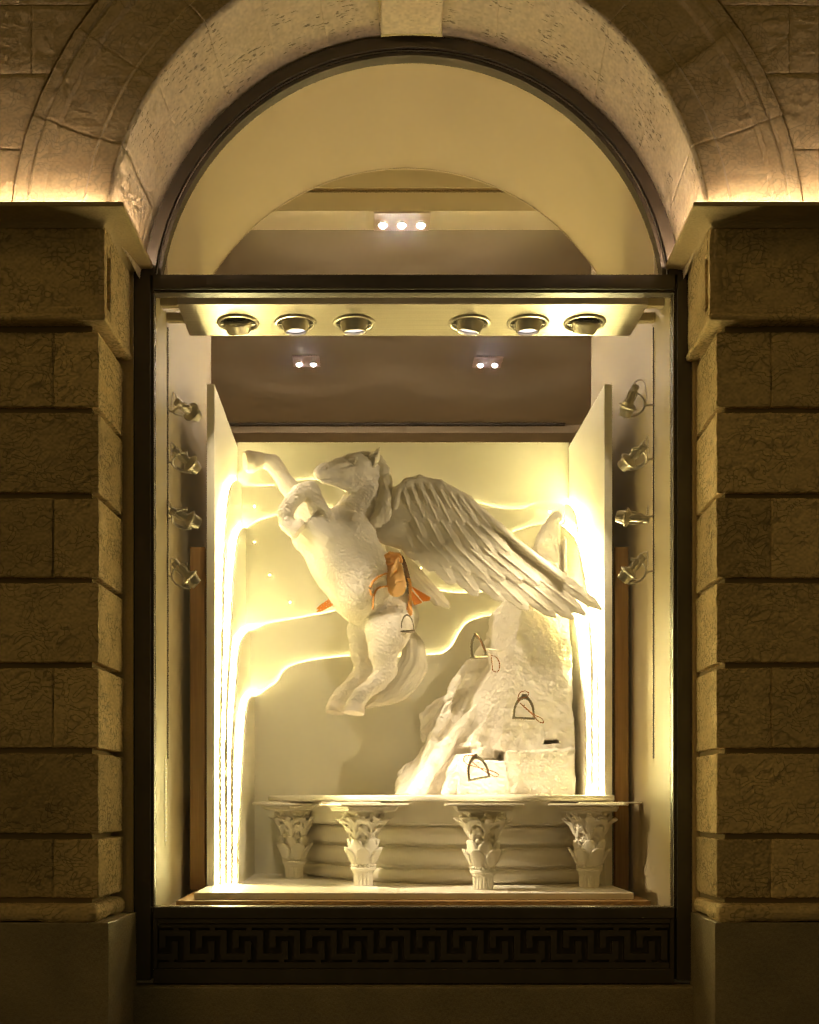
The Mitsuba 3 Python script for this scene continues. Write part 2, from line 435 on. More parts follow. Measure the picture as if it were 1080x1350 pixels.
matd('mat_plume', mikit.proc(lambda p, n, uv: mix((.54, .50, .40), (.64, .59, .48), fbm(p.x * 14, p.y * 14, p.z * 14, 3))), lambda p, n, uv: .5 * noise(p.x * 240, p.y * 240, p.z * 240) + .6 * fbm(p.x * 60, p.y * 60, p.z * 60, 2), .0022)
matd('mat_hoof', (.72, .66, .57), lambda p, n, uv: fbm(p.x * 60, p.y * 60, p.z * 60, 3), .002)
def rock_color(p, n, uv):
    return mix((.76, .71, .63), (.88, .85, .80), fbm(p.x * 5, p.y * 5, p.z * 5, 4))
def rock_bump(p, n, uv):
    return fbm(p.x * 22, p.y * 22, p.z * 22, 4) + .35 * dr.abs(noise(p.x * 60, p.y * 60, p.z * 34) - .5)
matd('mat_rock', mikit.proc(rock_color), rock_bump, .010)
mat('mat_white', mikit.proc(lambda p, n, uv: mix((.74, .70, .60), (.80, .76, .66), fbm(p.x * 6, p.y * 6, p.z * 6, 3))), .45, spec=.35)
mat('mat_floor', mikit.proc(lambda p, n, uv: mix((.66, .62, .54), (.74, .70, .62), fbm(p.x * 3, p.y * 3, p.z * 3, 3))), .3, spec=.5)
mat('mat_steel', mikit.proc(lambda p, n, uv: mix((.38, .34, .27), (.50, .45, .36), noise(p.x * 3, p.y * 420, p.z * 420))), .36, metallic=1.0)
mat('mat_nickel', (.40, .365, .295), .33, metallic=.95)
mat('mat_reflector', (.30, .27, .28), .3, metallic=.8)
mat('mat_silver', (.30, .27, .21), .16, metallic=1.0)
def leather(p, n, uv):
    return mix((.62, .28, .07), (.74, .37, .11), fbm(p.x * 20, p.y * 20, p.z * 20, 3))
mat('mat_leather', mikit.proc(leather), .38, spec=.5, bump=lambda p, n, uv: noise(p.x * 320, p.y * 320, p.z * 320), bscale=.0006)
mat('mat_leather_light', mikit.proc(lambda p, n, uv: mix((.74, .43, .16), (.82, .51, .21), fbm(p.x * 18, p.y * 18, p.z * 18, 3))), .4, spec=.5, bump=lambda p, n, uv: noise(p.x * 320, p.y * 320, p.z * 320), bscale=.0005)
mat('mat_leather_dark', (.09, .035, .012), .45)
mat('mat_cord', (.28, .11, .03), .5)
mat('mat_orange', (.88, .29, .05), .4)
scene['mat_acrylic'] = {'type': 'thindielectric', 'int_ior': 1.49}
scene['mat_lamp'] = {'type': 'diffuse', 'reflectance': rgb(.5, .5, .5)}
# ================================================================== THE STREET FRONT
FRONT = -0.50
JOINTS = [3.776, 3.405, 3.010, 2.618, 2.226, 1.831, 1.4356, 1.138]
g = thing('pavement', 'grey paved footway in front of the shop window', kind='structure')
scene['pavement'] = mikit.ply(bx(-30, 30, -30, 0.4, -0.2, 0.0), 'mat_pavement')

def pilaster(side):
    L = side < 0
    key = thing('stone_pilaster', ('rusticated stone pier left of the shop window' if L else 'rusticated stone pier right of the shop window'), 'stone pier', 'stone piers flanking the window')
    xc, shear = (-1.2386, 0.045) if L else (1.613, 0.065)
    split = -1.4485 if L else 1.865
    def rb(base, xa, xb, y0, y1, z0, z1, m='mat_stone', label=None, **kw):
        """xa: the side towards the window; xb: away from it."""
        a, b = (xb, xa) if L else (xa, xb)
        return add(base, rough_box(a, b, y0, y1, z0, z1, faces='f' + ('r' if L else 'l') + 'td', shear=shear, yref=FRONT, **kw), m, key, smooth=42, label=label)
    far1, far2 = (-2.05, -2.9) if L else (2.45, 3.3)
    gp = 0.0015 if L else -0.0015
    # core behind the joints
    add('mortar', bx(*((-3.0, xc - .036) if L else (xc + .045, 3.4)), FRONT + .026, 0.0, 1.05, 4.24), 'mat_mortar', key, label='dark recessed mortar joints')
    for k in range(7):
        z1, z0 = JOINTS[k] - .011, JOINTS[k + 1] + .013
        xs = [xc, split, far1 if k % 2 else far1 * 1.18] if k % 2 == 0 else [xc, far1, far2]
        for j in range(2):
            dx = (np.random.default_rng(k * 7 + j + (50 if L else 0)).uniform(-.004, .004))
            if j == 1 and k % 2 == 0:
                add('joint', bx(split - .006, split + .006, FRONT + .009, FRONT + .05, z0 + .002, z1 - .002), 'mat_stone_dark', key)
            rb('block', xs[j] - (gp if j else 0), xs[j + 1] + gp, FRONT + dx, 0.0, z0, z1, seed=k * 5 + j + (0 if L else 70), res=.0075 if j == 0 else .012, rad=.007, amp=.0022, worm=.0038, m=['mat_stone', 'mat_stone_pale', 'mat_stone_dark', 'mat_stone'][(k * 5 + j * 3 + L) % 4])
    s = 1 if L else -1
    rb('base_moulding', xc + .012 * s, far2, FRONT - .065, 0.0, 1.048, 1.128, seed=91, rad=.036, amp=.0015, label='rounded roll moulding below the lowest blocks')
    px_ = -1.177 if L else 1.591
    rb('plinth', px_, far2, FRONT - .06, 0.0, 0.0, 1.045, m='mat_granite', seed=95, rad=.006, amp=.0004, res=.05, label='smooth grey granite plinth')
    xi = -1.2018 if L else 1.575
    yf = FRONT - .035
    # impost block with its sunk panel, and the slot in its reveal
    a, b = (far2, xi - .012) if L else (xi + .012, far2)
    poly = sbox(a, 3.815, b, 4.236)
    pr = sbox(a - 1, 3.880, (xi - .085), 4.170) if L else sbox(xi + .085, 3.880, b + 1, 4.170)
    def hf(x, z, dist):
        e = np.clip(dist / .014, 0, 1)
        gl = shapely.distance(shapely.points(np.stack([x, z], 1)), pr.boundary)
        ins = shapely.contains_xy(pr, x, z)
        q = np.stack([x, z * 0 + 3, z], 1)
        return -.012 * (1 - e) ** 2 - .016 * np.exp(-(gl / .007) ** 2) - .006 * ins + .006 * (meshkit.fbm(q * 20, 3, 4) - .5) + .0034 * worm_relief(q)
    add('impost_face', slab(poly, yf, .06, hf, step=.0085, seed=3), 'mat_stone', key, smooth=40, label='impost face with a sunk rectangular panel')
    for n_, (y0, y1, z0, z1) in enumerate([(yf + .004, yf + .055, 3.815, 4.236), (yf + .055, yf + .115, 3.815, 3.880), (yf + .055, yf + .115, 4.135, 4.236), (yf + .115, 0.0, 3.815, 4.236)]):
        rb('impost_block', xi, far2, y0, y1, z0, z1, seed=120 + n_, rad=.008 if n_ in (0, 3) else .003, amp=.002, res=.009, worm=.0032)
    rb('impost_block', xi - .05 * s, far2, yf + .05, yf + .13, 3.85, 4.2, seed=131, rad=.003, amp=.002)
    rb('impost_lip', xi + .008 * s, far2, yf - .012, 0.0, 3.800, 3.836, seed=133, rad=.014, amp=.0015)
    # cornice: one moulding that turns the corner into the reveal
    prof = [(-.25, 4.226), (.004, 4.226), (.010, 4.238)] + [(.012 + .098 * (1 - math.cos(t)), 4.238 + .028 * math.sin(t)) for t in np.linspace(.15, math.pi / 2, 8)] + [(.118, 4.2665), (.122, 4.270), (.122, 4.284), (.116, 4.288), (-.25, 4.290)]
    xe = xi + .45 * shear
    rows = []
    for p_, z in prof:
        pts = [(-3.2 if L else 3.6, yf - p_), (xi + s * (p_ - .012), yf - p_), (xe + s * (p_ - .012), -.035), (xe + s * (p_ * .9 - .012), -.012)]
        rr = []
        for (ax_, ay_), (bx_, by_) in zip(pts[:-1], pts[1:]):
            n_ = max(1, int(math.hypot(bx_ - ax_, by_ - ay_) / .03))
            rr += [(ax_ + (bx_ - ax_) * t / n_, ay_ + (by_ - ay_) * t / n_, z) for t in range(n_)]
        rows.append(rr + [(*pts[-1], z)])
    m_ = min(len(r) for r in rows)
    # same count per row: resample along the first row's stations
    def resample(r):
        r = np.array(r); st = np.r_[0, np.cumsum(np.linalg.norm(np.diff(r, axis=0), axis=1))]
        return r, st
    stations = []
    for p_, z in prof:
        c = np.array([(-3.2 if L else 3.6, yf - p_), (xi + s * (p_ - .012), yf - p_), (xe + s * (p_ - .012), -.035), (xe + s * (p_ * .9 - .012), -.012)])
        u = np.r_[np.linspace(0, 1, 60), 1 + np.linspace(0, 1, 22)[1:], [2.5, 3.0]]
        i = np.minimum(u.astype(int), 2); t = u - i
        xy = c[i] * (1 - t)[:, None] + c[i + 1] * t[:, None]
        stations.append(np.c_[xy, np.full(len(u), z)])
    G = np.array(stations)
    n1, n2 = G.shape[:2]
    v = G.reshape(-1, 3)
    v = v + (meshkit.fbm(v * 25, 3, 5) - .5)[:, None] * .0035
    i, j = np.meshgrid(np.arange(n1 - 1), np.arange(n2 - 1), indexing='ij')
    q = np.stack([i * n2 + j, (i + 1) * n2 + j, (i + 1) * n2 + j + 1, i * n2 + j + 1], -1).reshape(-1, 4)
    if L: q = q[:, ::-1]
    add('cornice', (v, q) if False else trimesh.Trimesh(v, np.vstack([q[:, [0, 1, 2]], q[:, [0, 2, 3]]]), process=False), 'mat_cornice', key, smooth=45, label='projecting cornice turning into the window reveal')
    # plain stone rebate between reveal and frame
    a, b = (-1.30, -1.169) if L else (1.627, 1.75)
    add('rebate', bx(a, b, -.045, .05, 1.046, 4.226), 'mat_cornice', key, label='plain narrow stone rebate beside the frame')
    # the lamps that light the arch from the top of the cornice
    lk = thing('cornice_light', ('hidden warm light strip along the left cornice top' if L else 'hidden warm light strip along the right cornice top'), 'light strip', 'light strips on the cornices')
    x0 = xi + s * .045
    strip = tube([(-3.1 if L else 3.5, FRONT - .065, 4.300), (xi - s * .01, FRONT - .065, 4.300)], .007, 8)
    scene[lk + '__light_strip'] = mikit.ply(strip, 'mat_lamp', smooth=True, emitter=area(UPL * 16, 1.5))
    strip2 = tube([(x0, yf + .02, 4.300), (xe + s * .045, -.06, 4.300)], .006, 8)
    scene[lk + '__light_strip_001'] = mikit.ply(strip2, 'mat_lamp', smooth=True, emitter=area(UPL * 33, 1.5))
    add('channel', cat([bx(*((-3.15, xi - .0) if L else (xi + .0, 3.55)), yf - .066, yf - .045, 4.290, 4.294)]), 'mat_dark', lk)
for sd in (-1, 1): pilaster(sd)

# ------------------------------------------------------------------ the arch
AC0, AR0, AC1, AR1 = np.array([.187, 4.147]), 1.389, np.array([.225, 4.077]), 1.366
def arch_pt(r, th, y):
    t = np.clip((y - FRONT) / 0.5, -0.1, 1)
    c = AC0[None] * (1 - t)[..., None] + AC1[None] * t[..., None]
    R = r + (AR1 - AR0) * t
    return np.stack([c[..., 0] + R * np.cos(th), y, c[..., 1] + R * np.sin(th)], -1)
arch = thing('stone_arch', 'round stone arch of large wedge blocks over the window, lit from below', 'arch')
prof = [(1.389, 0.0), (1.389, FRONT + .012), (1.401, FRONT - .006), (1.500, FRONT - .006), (1.512, FRONT + .006), (1.700, FRONT + .006), (1.710, FRONT - .001), (1.718, FRONT - .003), (1.762, FRONT - .003), (1.768, FRONT + .002), (1.776, FRONT + .002), (1.782, FRONT - .003), (1.826, FRONT - .003), (1.836, FRONT + .004), (1.842, FRONT + .05)]
pp = [prof[0]]
for a, b in zip(prof[:-1], prof[1:]):
    n_ = max(1, int(math.hypot(b[0] - a[0], b[1] - a[1]) / .009))
    pp += [(a[0] + (b[0] - a[0]) * t / n_, a[1] + (b[1] - a[1]) * t / n_) for t in range(1, n_ + 1)]
pp = np.array(pp)
tg = np.gradient(pp, axis=0); tg /= np.linalg.norm(tg, axis=1, keepdims=True)
nr = np.stack([tg[:, 1], -tg[:, 0]], 1)              # points out of the stone (r, y)
edges = [5.6, 19.7, 33.9, 48.1, 60.3, 72.0, 83.6]
def voussoir(a0, a1, seed):
    n_ = int(math.radians(a1 - a0) * 1.5 / .009)
    th = np.radians(np.r_[a0, a0 + .12, a0 + .3, np.linspace(a0 + .6, a1 - .6, n_), a1 - .3, a1 - .12, a1])
    de = np.minimum(th - th[0], th[-1] - th) * 1.45
    inset = .0022 * np.exp(-(de / .003) ** 2)
    rr = pp[:, 0][None] - nr[:, 0][None] * inset[:, None]
    yy = pp[:, 1][None] - nr[:, 1][None] * inset[:, None]
    v = arch_pt(rr, np.broadcast_to(th[:, None], rr.shape), yy)
    nn = np.stack([nr[:, 0][None] * np.cos(th)[:, None], np.broadcast_to(nr[:, 1][None], rr.shape), nr[:, 0][None] * np.sin(th)[:, None]], -1)
    off = np.random.default_rng(seed).uniform(-.003, .003)
    v = v + nn * ((meshkit.fbm(v * 20, 3, seed) - .5) * .0035 + (meshkit.noise(v * 5, seed) - .5) * .004 + off)[..., None]
    fv = v.reshape(-1, 3)
    ss = lambda e0, e1, x: (lambda t: t * t * (3 - 2 * t))(np.clip((x - e0) / (e1 - e0), 0, 1))
    sof = np.broadcast_to((nr[:, 0] < -.7)[None], rr.shape).reshape(-1)
    ax_ = np.stack([np.broadcast_to(th[:, None] * 1.4, rr.shape).reshape(-1) * 22, fv[:, 1] * 85, 0 * fv[:, 0] + seed * 3.3], 1)
    pits = -ss(.54, .76, meshkit.noise(ax_, 3)) * ss(.34, .55, meshkit.noise(fv * 7, 4)) + .6 * (meshkit.noise(fv * 70, 5) - .5)
    rel = np.where(sof, .0040 * pits, .0014 * worm_relief(fv)).reshape(rr.shape)
    v = v + nn * rel[..., None]
    n1, n2 = v.shape[:2]
    i, j = np.meshgrid(np.arange(n1 - 1), np.arange(n2 - 1), indexing='ij')
    q = np.stack([i * n2 + j, i * n2 + j + 1, (i + 1) * n2 + j + 1, (i + 1) * n2 + j], -1).reshape(-1, 4)
    return trimesh.Trimesh(v.reshape(-1, 3), np.vstack([q[:, [0, 1, 2]], q[:, [0, 2, 3]]]), process=False)
for k in range(6):
    add('voussoir', voussoir(edges[k], edges[k + 1], 200 + k), 'mat_arch', arch, smooth=50)
for k in range(6):
    add('voussoir', voussoir(180 - edges[k + 1], 180 - edges[k], 220 + k), 'mat_arch', arch, smooth=50)
add('keystone', rough_box(.068, .367, FRONT - .03, -.06, 5.415, 6.10, res=.012, rad=.012, amp=.003, seed=240, faces='flrd', worm=.0018), 'mat_arch', arch, smooth=42, label='keystone hanging below the arch soffit')
fill = Point(*AC0).buffer(1.845, 128).difference(Point(*AC0).buffer(1.42, 128)).intersection(sbox(-4, 4.2, 4, 7))
add('backing', extrude_xz(fill, FRONT + .03, FRONT + .2), 'mat_mortar', arch)

fw = thing('facade_wall', 'rough stone facade wall in level courses around the arch', 'wall')
circ = Point(*AC0).buffer(1.8445, 160)
rows = [4.284, 4.612, 4.959, 5.274, 5.60, 5.95, 6.35, 6.8]
def wall_h(x, z, dist):
    q = np.stack([x, z * 0, z], 1)
    return -.0030 * (1 - np.clip(dist / .008, 0, 1)) ** 2 + .004 * (meshkit.fbm(q * 16, 3, 7) - .5) + .0014 * worm_relief(q)
for k in range(7):
    cuts = [-3.2, -2.45 + (.3 if k % 2 else 0), -1.55 - (.35 if k % 2 else 0), .187, 1.95 + (.35 if k % 2 else 0), 2.8 - (.2 if k % 2 else 0), 3.6]
    for a, b in zip(cuts[:-1], cuts[1:]):
        pg = sbox(a + .001, rows[k] + .001, b - .001, rows[k + 1] - .001).difference(circ)
        for g in getattr(pg, 'geoms', [pg]):
            if g.area > .004:
                add('stone', slab(g, FRONT + .004, .12, wall_h, step=.0105 if rows[k] < 5.28 else .04, seed=k), 'mat_stone_wall', fw, smooth=40)
base = sbox(-9, 0, 9.4, 9).difference(unary_union([Point(*AC0).buffer(1.60, 128), sbox(-1.4, 0, 1.8, 4.2)]))
add('backing', extrude_xz(base, FRONT + .05, FRONT + .3), 'mat_mortar', fw)
for a, b in ((-9, -3.2), (3.6, 9.4)):
    add('plain_face', bx(a, b, FRONT - .01, FRONT + .06, 0, 9), 'mat_stone', fw)
sb = thing('base_course', 'low granite base course under the window apron', 'stone base')
add('slab', rough_box(-1.20, 1.66, -.085, .06, -.01, .678, res=.06, rad=.012, amp=.0006, seed=3, faces='ft'), 'mat_granite', sb, smooth=42)

# ------------------------------------------------------------------ the window
wf = thing('shop_window', 'tall arched shop window in a dark bronze frame with a meander apron', 'window')
XL0, XL1, XR1, XR0 = -1.168, -1.0725, 1.542, 1.627
CX, CZ = .225, 4.077
def mold(x0, x1, z0, z1, y0=-.030, y1=.06): return bx(x0, x1, y0, y1, z0, z1, .003)
add('jamb', cat([mold(XL0, XL1 - .012, .70, 4.33), mold(XL1 - .012, XL1, 1.068, 4.16, -.014)]), 'mat_bronze', wf)
add('jamb', cat([mold(XR1 + .012, XR0, .70, 4.33), mold(XR1, XR1 + .012, 1.068, 4.16, -.014)]), 'mat_bronze', wf)
add('transom', cat([mold(XL1 + .0005, XR1 - .0005, 4.164, 4.236, -.034, .055), mold(XL1 + .001, XR1 - .001, 4.152, 4.1635, -.016, .05)]), 'mat_bronze', wf)
add('bottom_rail', cat([mold(XL1 + .0005, XR1 - .0005, 1.010, 1.066, -.028, .10)]), 'mat_bronze', wf)
ring = Point(CX, CZ).buffer(1.357, 128).difference(Point(CX, CZ).buffer(1.300, 128)).intersection(sbox(-3, 4.2365, 3, 7))
add('arch_frame', extrude_xz(ring, -.030, .06), 'mat_bronze', wf, smooth=30)
ring2 = Point(CX, CZ).buffer(1.2995, 128).difference(Point(CX, CZ).buffer(1.272, 128)).intersection(sbox(-3, 4.2365, 3, 7))
add('arch_frame', extrude_xz(ring2, -.006, .06), 'mat_bronze', wf, smooth=30)
th = np.linspace(math.asin(.165 / 1.30), math.pi - math.asin(.165 / 1.30), 120)
add('bead', tube(np.stack([CX + 1.294 * np.cos(th), np.full(120, -.010), CZ + 1.294 * np.sin(th)], 1), .0035, 8), 'mat_bead', wf, smooth=True, label='bright metal glazing bead round the arch')
th2 = np.linspace(math.asin(.165 / 1.28), math.pi - math.asin(.165 / 1.28), 120)
for xx in (XL1 + .002, XR1 - .002):
    add('bead', tube([(xx, -.012, 1.07), (xx, -.012, 4.15)], .0028, 8), 'mat_bead', wf, smooth=True)
add('bead', tube([(XL1 + .004, -.012, 1.0685), (XR1 - .004, -.012, 1.0685)], .0030, 8), 'mat_bead', wf, smooth=True)
def sheet(x0, x1, z0, z1, y):
    return trimesh.Trimesh([[x0, y, z0], [x1, y, z0], [x1, y, z1], [x0, y, z1]], [[0, 1, 2], [0, 2, 3]], process=False)
add('pane', sheet(XL1 - .002, XR1 + .002, 1.060, 4.156, .02), 'mat_glass', wf, label='large clear glass pane')
half = Point(CX, CZ).buffer(1.275, 96).intersection(sbox(-3, 4.23, 3, 7))
tv, tf = trimesh.creation.triangulate_polygon(half, engine='earcut')
add('pane', trimesh.Trimesh(np.stack([tv[:, 0], np.full(len(tv), .02), tv[:, 1]], 1), tf, process=False), 'mat_glass', wf, label='half round clear glass pane above the transom')
# apron with the Greek key
ap = [mold(XL1 + .0005, XR1 - .0005, .684, .756, -.026, .06), mold(XL1 + .0005, XL1 + .022, .7565, 1.0095, -.026, .06), mold(XR1 - .022, XR1 - .0005, .7565, 1.0095, -.026, .06),
      mold(XL1 + .0225, XR1 - .0225, .985, 1.0095, -.026, .06)]
add('apron_rail', cat(ap), 'mat_bronze', wf)
X0, X1 = P(211, 1227, 6)[0], P(878.5, 1227, 6)[0]
Zt, Zb = P(211, 1226, 6)[2], P(211, 1264.5, 6)[2]
add('apron_panel', bx(XL1 + .0225, XR1 - .0225, .012, .05, .757, .9845), 'mat_dark', wf, label='dark sunk panel behind the meander')
border = sbox(XL1 + .026, .760, XR1 - .026, .981).difference(sbox(X0 - .012, Zb - .014, X1 + .012, Zt + .014))
add('apron_border', extrude_xz(border, -.022, .012), 'mat_bronze', wf)
NU = 14
U = (X1 - X0 + .0) / (NU * 6 - 1)
hz = (Zt - Zb) / 5
parts_ = []
for k in range(NU):
    o = X0 + k * 6 * U
    parts_ += [sbox(o, Zt - hz, o + 5 * U, Zt), sbox(o, Zt - 3 * hz, o + U, Zt), sbox(o + 4 * U, Zb, o + 5 * U, Zt),
               sbox(o + 2.2 * U, Zt - .001, o + 3.1 * U, Zt + .0145), sbox(o + .3 * U + 6 * U * .2, Zb - .0145, o + 6 * U * .2 + 1.2 * U, Zb + .001)]
    if k < NU - 1: parts_ += [sbox(o + 4 * U, Zb, o + 9 * U, Zb + hz), sbox(o + 8 * U, Zb, o + 9 * U, Zb + 3.1 * hz)]
parts_ += [sbox(X0 - .013, Zb, X0 + 3 * U, Zb + hz), sbox(X0 + 2 * U, Zb, X0 + 3 * U, Zb + 3.1 * hz)]
key_ = unary_union(parts_)
add('meander', extrude_xz(key_, -.020, .012), 'mat_bronze', wf, label='Greek key pattern cut from bronze sheet')
# ================================================================== BEHIND THE GLASS: bay, shop room, lights
YB = 2.2          # the back of the bay
for s_, X in ((-1, XL1), (1, XR1)):
    k_ = thing('bay_wall', 'cream side wall of the display bay, ' + ('left side' if s_ < 0 else 'right side'), 'wall', 'side walls of the display bay')
    add('face', bx(*((X - .08, X) if s_ < 0 else (X, X + .08)), .062, YB, .98, 6.9), 'mat_cream', k_)
    yy = .41
    add('lamp_track', bx(*((X, X + .004) if s_ < 0 else (X - .004, X)), yy - .007, yy + .007, P(0, 1000, 6.41)[2], P(0, 432, 6.41)[2]), 'mat_dark', k_, label='dark slot that the spotlights hang from')
k_ = thing('bay_floor', 'dark floor of the display bay', 'floor')
add('face', bx(XL1 + .001, XR1 - .001, .062, YB, .90, 1.035), 'mat_shop', k_)
aw = thing('arched_panel', 'flat cream translucent panel with a round arched opening behind the upper window', 'panel')
DP = 6.40
hc, hr = P(535, 521, DP), 299 * DP / FL
op = sbox(XL1 + .002, 4.262, XR1 - .002, 6.2).difference(Point(hc[0], hc[2]).buffer(hr, 160))
for g in getattr(op, 'geoms', [op]):
    tv, tf = trimesh.creation.triangulate_polygon(g, engine='earcut')
    add('fabric', trimesh.Trimesh(np.stack([tv[:, 0], np.full(len(tv), DP + CAMY), tv[:, 1]], 1), tf, process=False), 'mat_fabric', aw)
th = np.linspace(math.asin((4.262 - hc[2]) / hr), math.pi - math.asin((4.262 - hc[2]) / hr), 90)
add('hem', tube(np.stack([hc[0] + (hr + .002) * np.cos(th), np.full(90, DP + CAMY + .004), hc[2] + (hr + .002) * np.sin(th)], 1), .0028, 6), 'mat_upper', aw, smooth=True)
bl = thing('bay_ceiling', 'cream ceiling of the display bay', 'ceiling')
add('face', bx(XL1 - .05, XR1 + .05, .062, YB, 6.9, 6.98), 'mat_cream', bl)
DBM = 8.42
zb = P(0, 278, DBM)[2]
bm = thing('shop_beam', 'yellow lit beam with a dark groove, seen through the arched opening', 'beam')
g0, g1 = P(0, 253.5, DBM)[2], P(0, 247, DBM)[2]
add('lower_face', bx(-4.9, 5.2, 2.42, 2.7, zb, g0), 'mat_upper', bm)
add('upper_face', bx(-4.9, 5.2, 2.42, 2.7, g1, 7.6), 'mat_upper', bm)
add('groove', bx(-4.9, 5.2, 2.46, 2.69, g0 - .002, g1 + .002), 'mat_shop', bm, label='dark horizontal groove')
rm = thing('shop_room', 'brown walls and ceiling of the shop beyond the display', 'room')
HZ = float(zb)
YF = (HZ - EYE) * FL / 498 + CAMY
add('ceiling', bx(-4.95, 5.25, 2.7, YF + 1.0, HZ, HZ + .1), 'mat_shop', rm)
add('back_wall', bx(-5, 5.3, YF + .40, YF + .55, .9, HZ), 'mat_shop', rm)
add('side_wall', bx(-5.05, -4.9, YB + .05, YF + 1, .9, 8.0), 'mat_shop', rm)
add('side_wall', bx(5.2, 5.35, YB + .05, YF + 1, .9, 8.0), 'mat_shop', rm)
add('front_wall', bx(-5, -1.12, YB, YB + .1, .9, 8.0), 'mat_shop', rm)
add('front_wall', bx(1.59, 5.3, YB, YB + .1, .9, 8.0), 'mat_shop', rm)
add('floor', bx(-5, 5.3, YB + .01, YF + 1, .88, .98), 'mat_shop', rm)
add('roof', bx(-5, 5.3, YB, 2.7, 7.6, 7.7), 'mat_cream', rm)
sl = P(745, 558, YF - CAMY)
add('ceiling_slot', bx(-3.6, sl[0], YF - .03, YF + .02, HZ - .022, HZ - .004), 'mat_dark', rm, label='thin dark slot along the far ceiling edge')
add('bulkhead', bx(-5, 5.3, YF + .05, YF + .40, HZ - .09, HZ - .001), 'mat_shop', rm)

def ceiling_light(px, py, n, w_px, h_px, label, power):
    d = (HZ - EYE) * FL / (VY - py)
    c = P(px, py, d)
    k = thing('ceiling_light', label, 'ceiling light', 'recessed halogen ceiling lights')
    w, hh = w_px * d / FL, .26
    z = HZ - .003
    add('tray', cat([bx(c[0] - w / 2, c[0] + w / 2, c[1] - hh / 2, c[1] + hh / 2, z - .012, z, .002)]), 'mat_tray', k)
    for i in range(n):
        x = c[0] + (i - (n - 1) / 2) * w / n * 1.02
        add('reflector', place(lathe([(.020, 0), (.032, -.014), (.035, -.024), (.032, -.024), (.021, -.006)], 20), [x, c[1], z - .012]), 'mat_nickel', k, smooth=40)
        b = trimesh.creation.icosphere(2, .019); b.apply_translation([x, c[1], z - .040])
        kk = nm(k + '__bulb')
        scene[kk] = mikit.ply(b, 'mat_lamp', smooth=True, emitter=area(HAL * np.array([1, .97, 1.1]) * power, .4))
matd('mat_tray', (.74, .60, .47))
ceiling_light(530, 290, 3, 74, 18, 'recessed ceiling light with three glowing bulbs, seen in the arched opening', 520)
ceiling_light(404, 475, 2, 36, 8, 'small two bulb ceiling light, left one below the lamp bar', 420)
ceiling_light(643, 476, 2, 38, 9, 'small two bulb ceiling light, right one below the lamp bar', 560)

# ------------------------------------------------------------------ the lamp bar
lb = thing('lamp_bar', 'brushed steel lamp bar with six round downlights across the window head', 'lamp bar')
bx0, bx1, bz = P(234, 400, 6.15)[0], P(855, 397, 6.15)[0], 4.163
y0b, y1b = .15, .57
add('housing', bx(bx0, bx1, y0b, y1b, bz, bz + .056, .002), 'mat_steel', lb)
for xx in (bx0, bx1):
    s_ = -1 if xx < 0 else 1
    for yy, zz in ((.20, bz + .005), (.40, bz + .008)):
        add('bracket', bx(*sorted((xx, XL1 if s_ < 0 else XR1)), yy - .02, yy + .02, zz, zz + .045, .002), 'mat_cream', lb)
BARP = .10
aims = [(.07, .70, -1), (.05, .04, -1), (.06, .10, -1), (-.16, .12, -1), (0, .06, -1), (-.10, .55, -1)]
can = lathe([(.060, .03), (.078, .018), (.079, .008), (.077, .004), (.060, -.040), (.057, -.042), (.054, -.039), (.068, .0)], 40)
lens = lathe([(.0005, -.030), (.03, -.029), (.056, -.024)], 36)
flange = lathe([(.095, -.001), (.095, -.009), (.101, -.013), (.110, -.010), (.114, -.001)], 44)
shade_disc = lathe([(.0005, -.0015), (.099, -.0015)], 40)  # flat dark disc: the shade inside a lamp opening, put in as colour
for (px, py), a in zip([(314, 426), (390, 425), (467, 424), (619, 420), (696, 421), (771, 421)], aims):
    x = (px - VX) * 6.385 / FL
    c = np.array([x, .385, bz])
    dn = np.asarray(a, float) / np.linalg.norm(a)
    add('recess_shade', place(shade_disc, c), 'mat_dark', lb)
    rg = add('ring', place(flange, c), 'mat_nickel', lb, smooth=40)
    cn = add('lamp', place(can, c + dn * .0 + [0, 0, -.012], -dn), 'mat_nickel', lb, smooth=35)
    scene[nm(cn + '__lens')] = mikit.ply(place(lens, c + [0, 0, -.012], -dn), 'mat_lens', smooth=True, emitter=area((.16, .145, .15), .05))
    e = c + dn * .085
    scene[nm('bar_emitter')] = {'type': 'spot', 'to_world': T().look_at(origin=e.tolist(), target=(e + dn).tolist(), up=[0, 1, 0]), 'intensity': {'type': 'rgb', 'value': (HAL * BARP * (8.5 if a[1] > .6 else 5.0 if a[1] > .3 else 2.2)).tolist()}, 'cutoff_angle': 27.0, 'beam_width': 12.0, 'sampling_weight': 1.4}
    for sx in (-1, 1): add('pivot', place(trimesh.creation.cylinder(.006, .02, sections=12), c + [sx * .083, -.01, -.012], [1, 0, 0]), 'mat_nickel', cn)
mat('mat_lens', (.42, .40, .46), .25, metallic=.6)

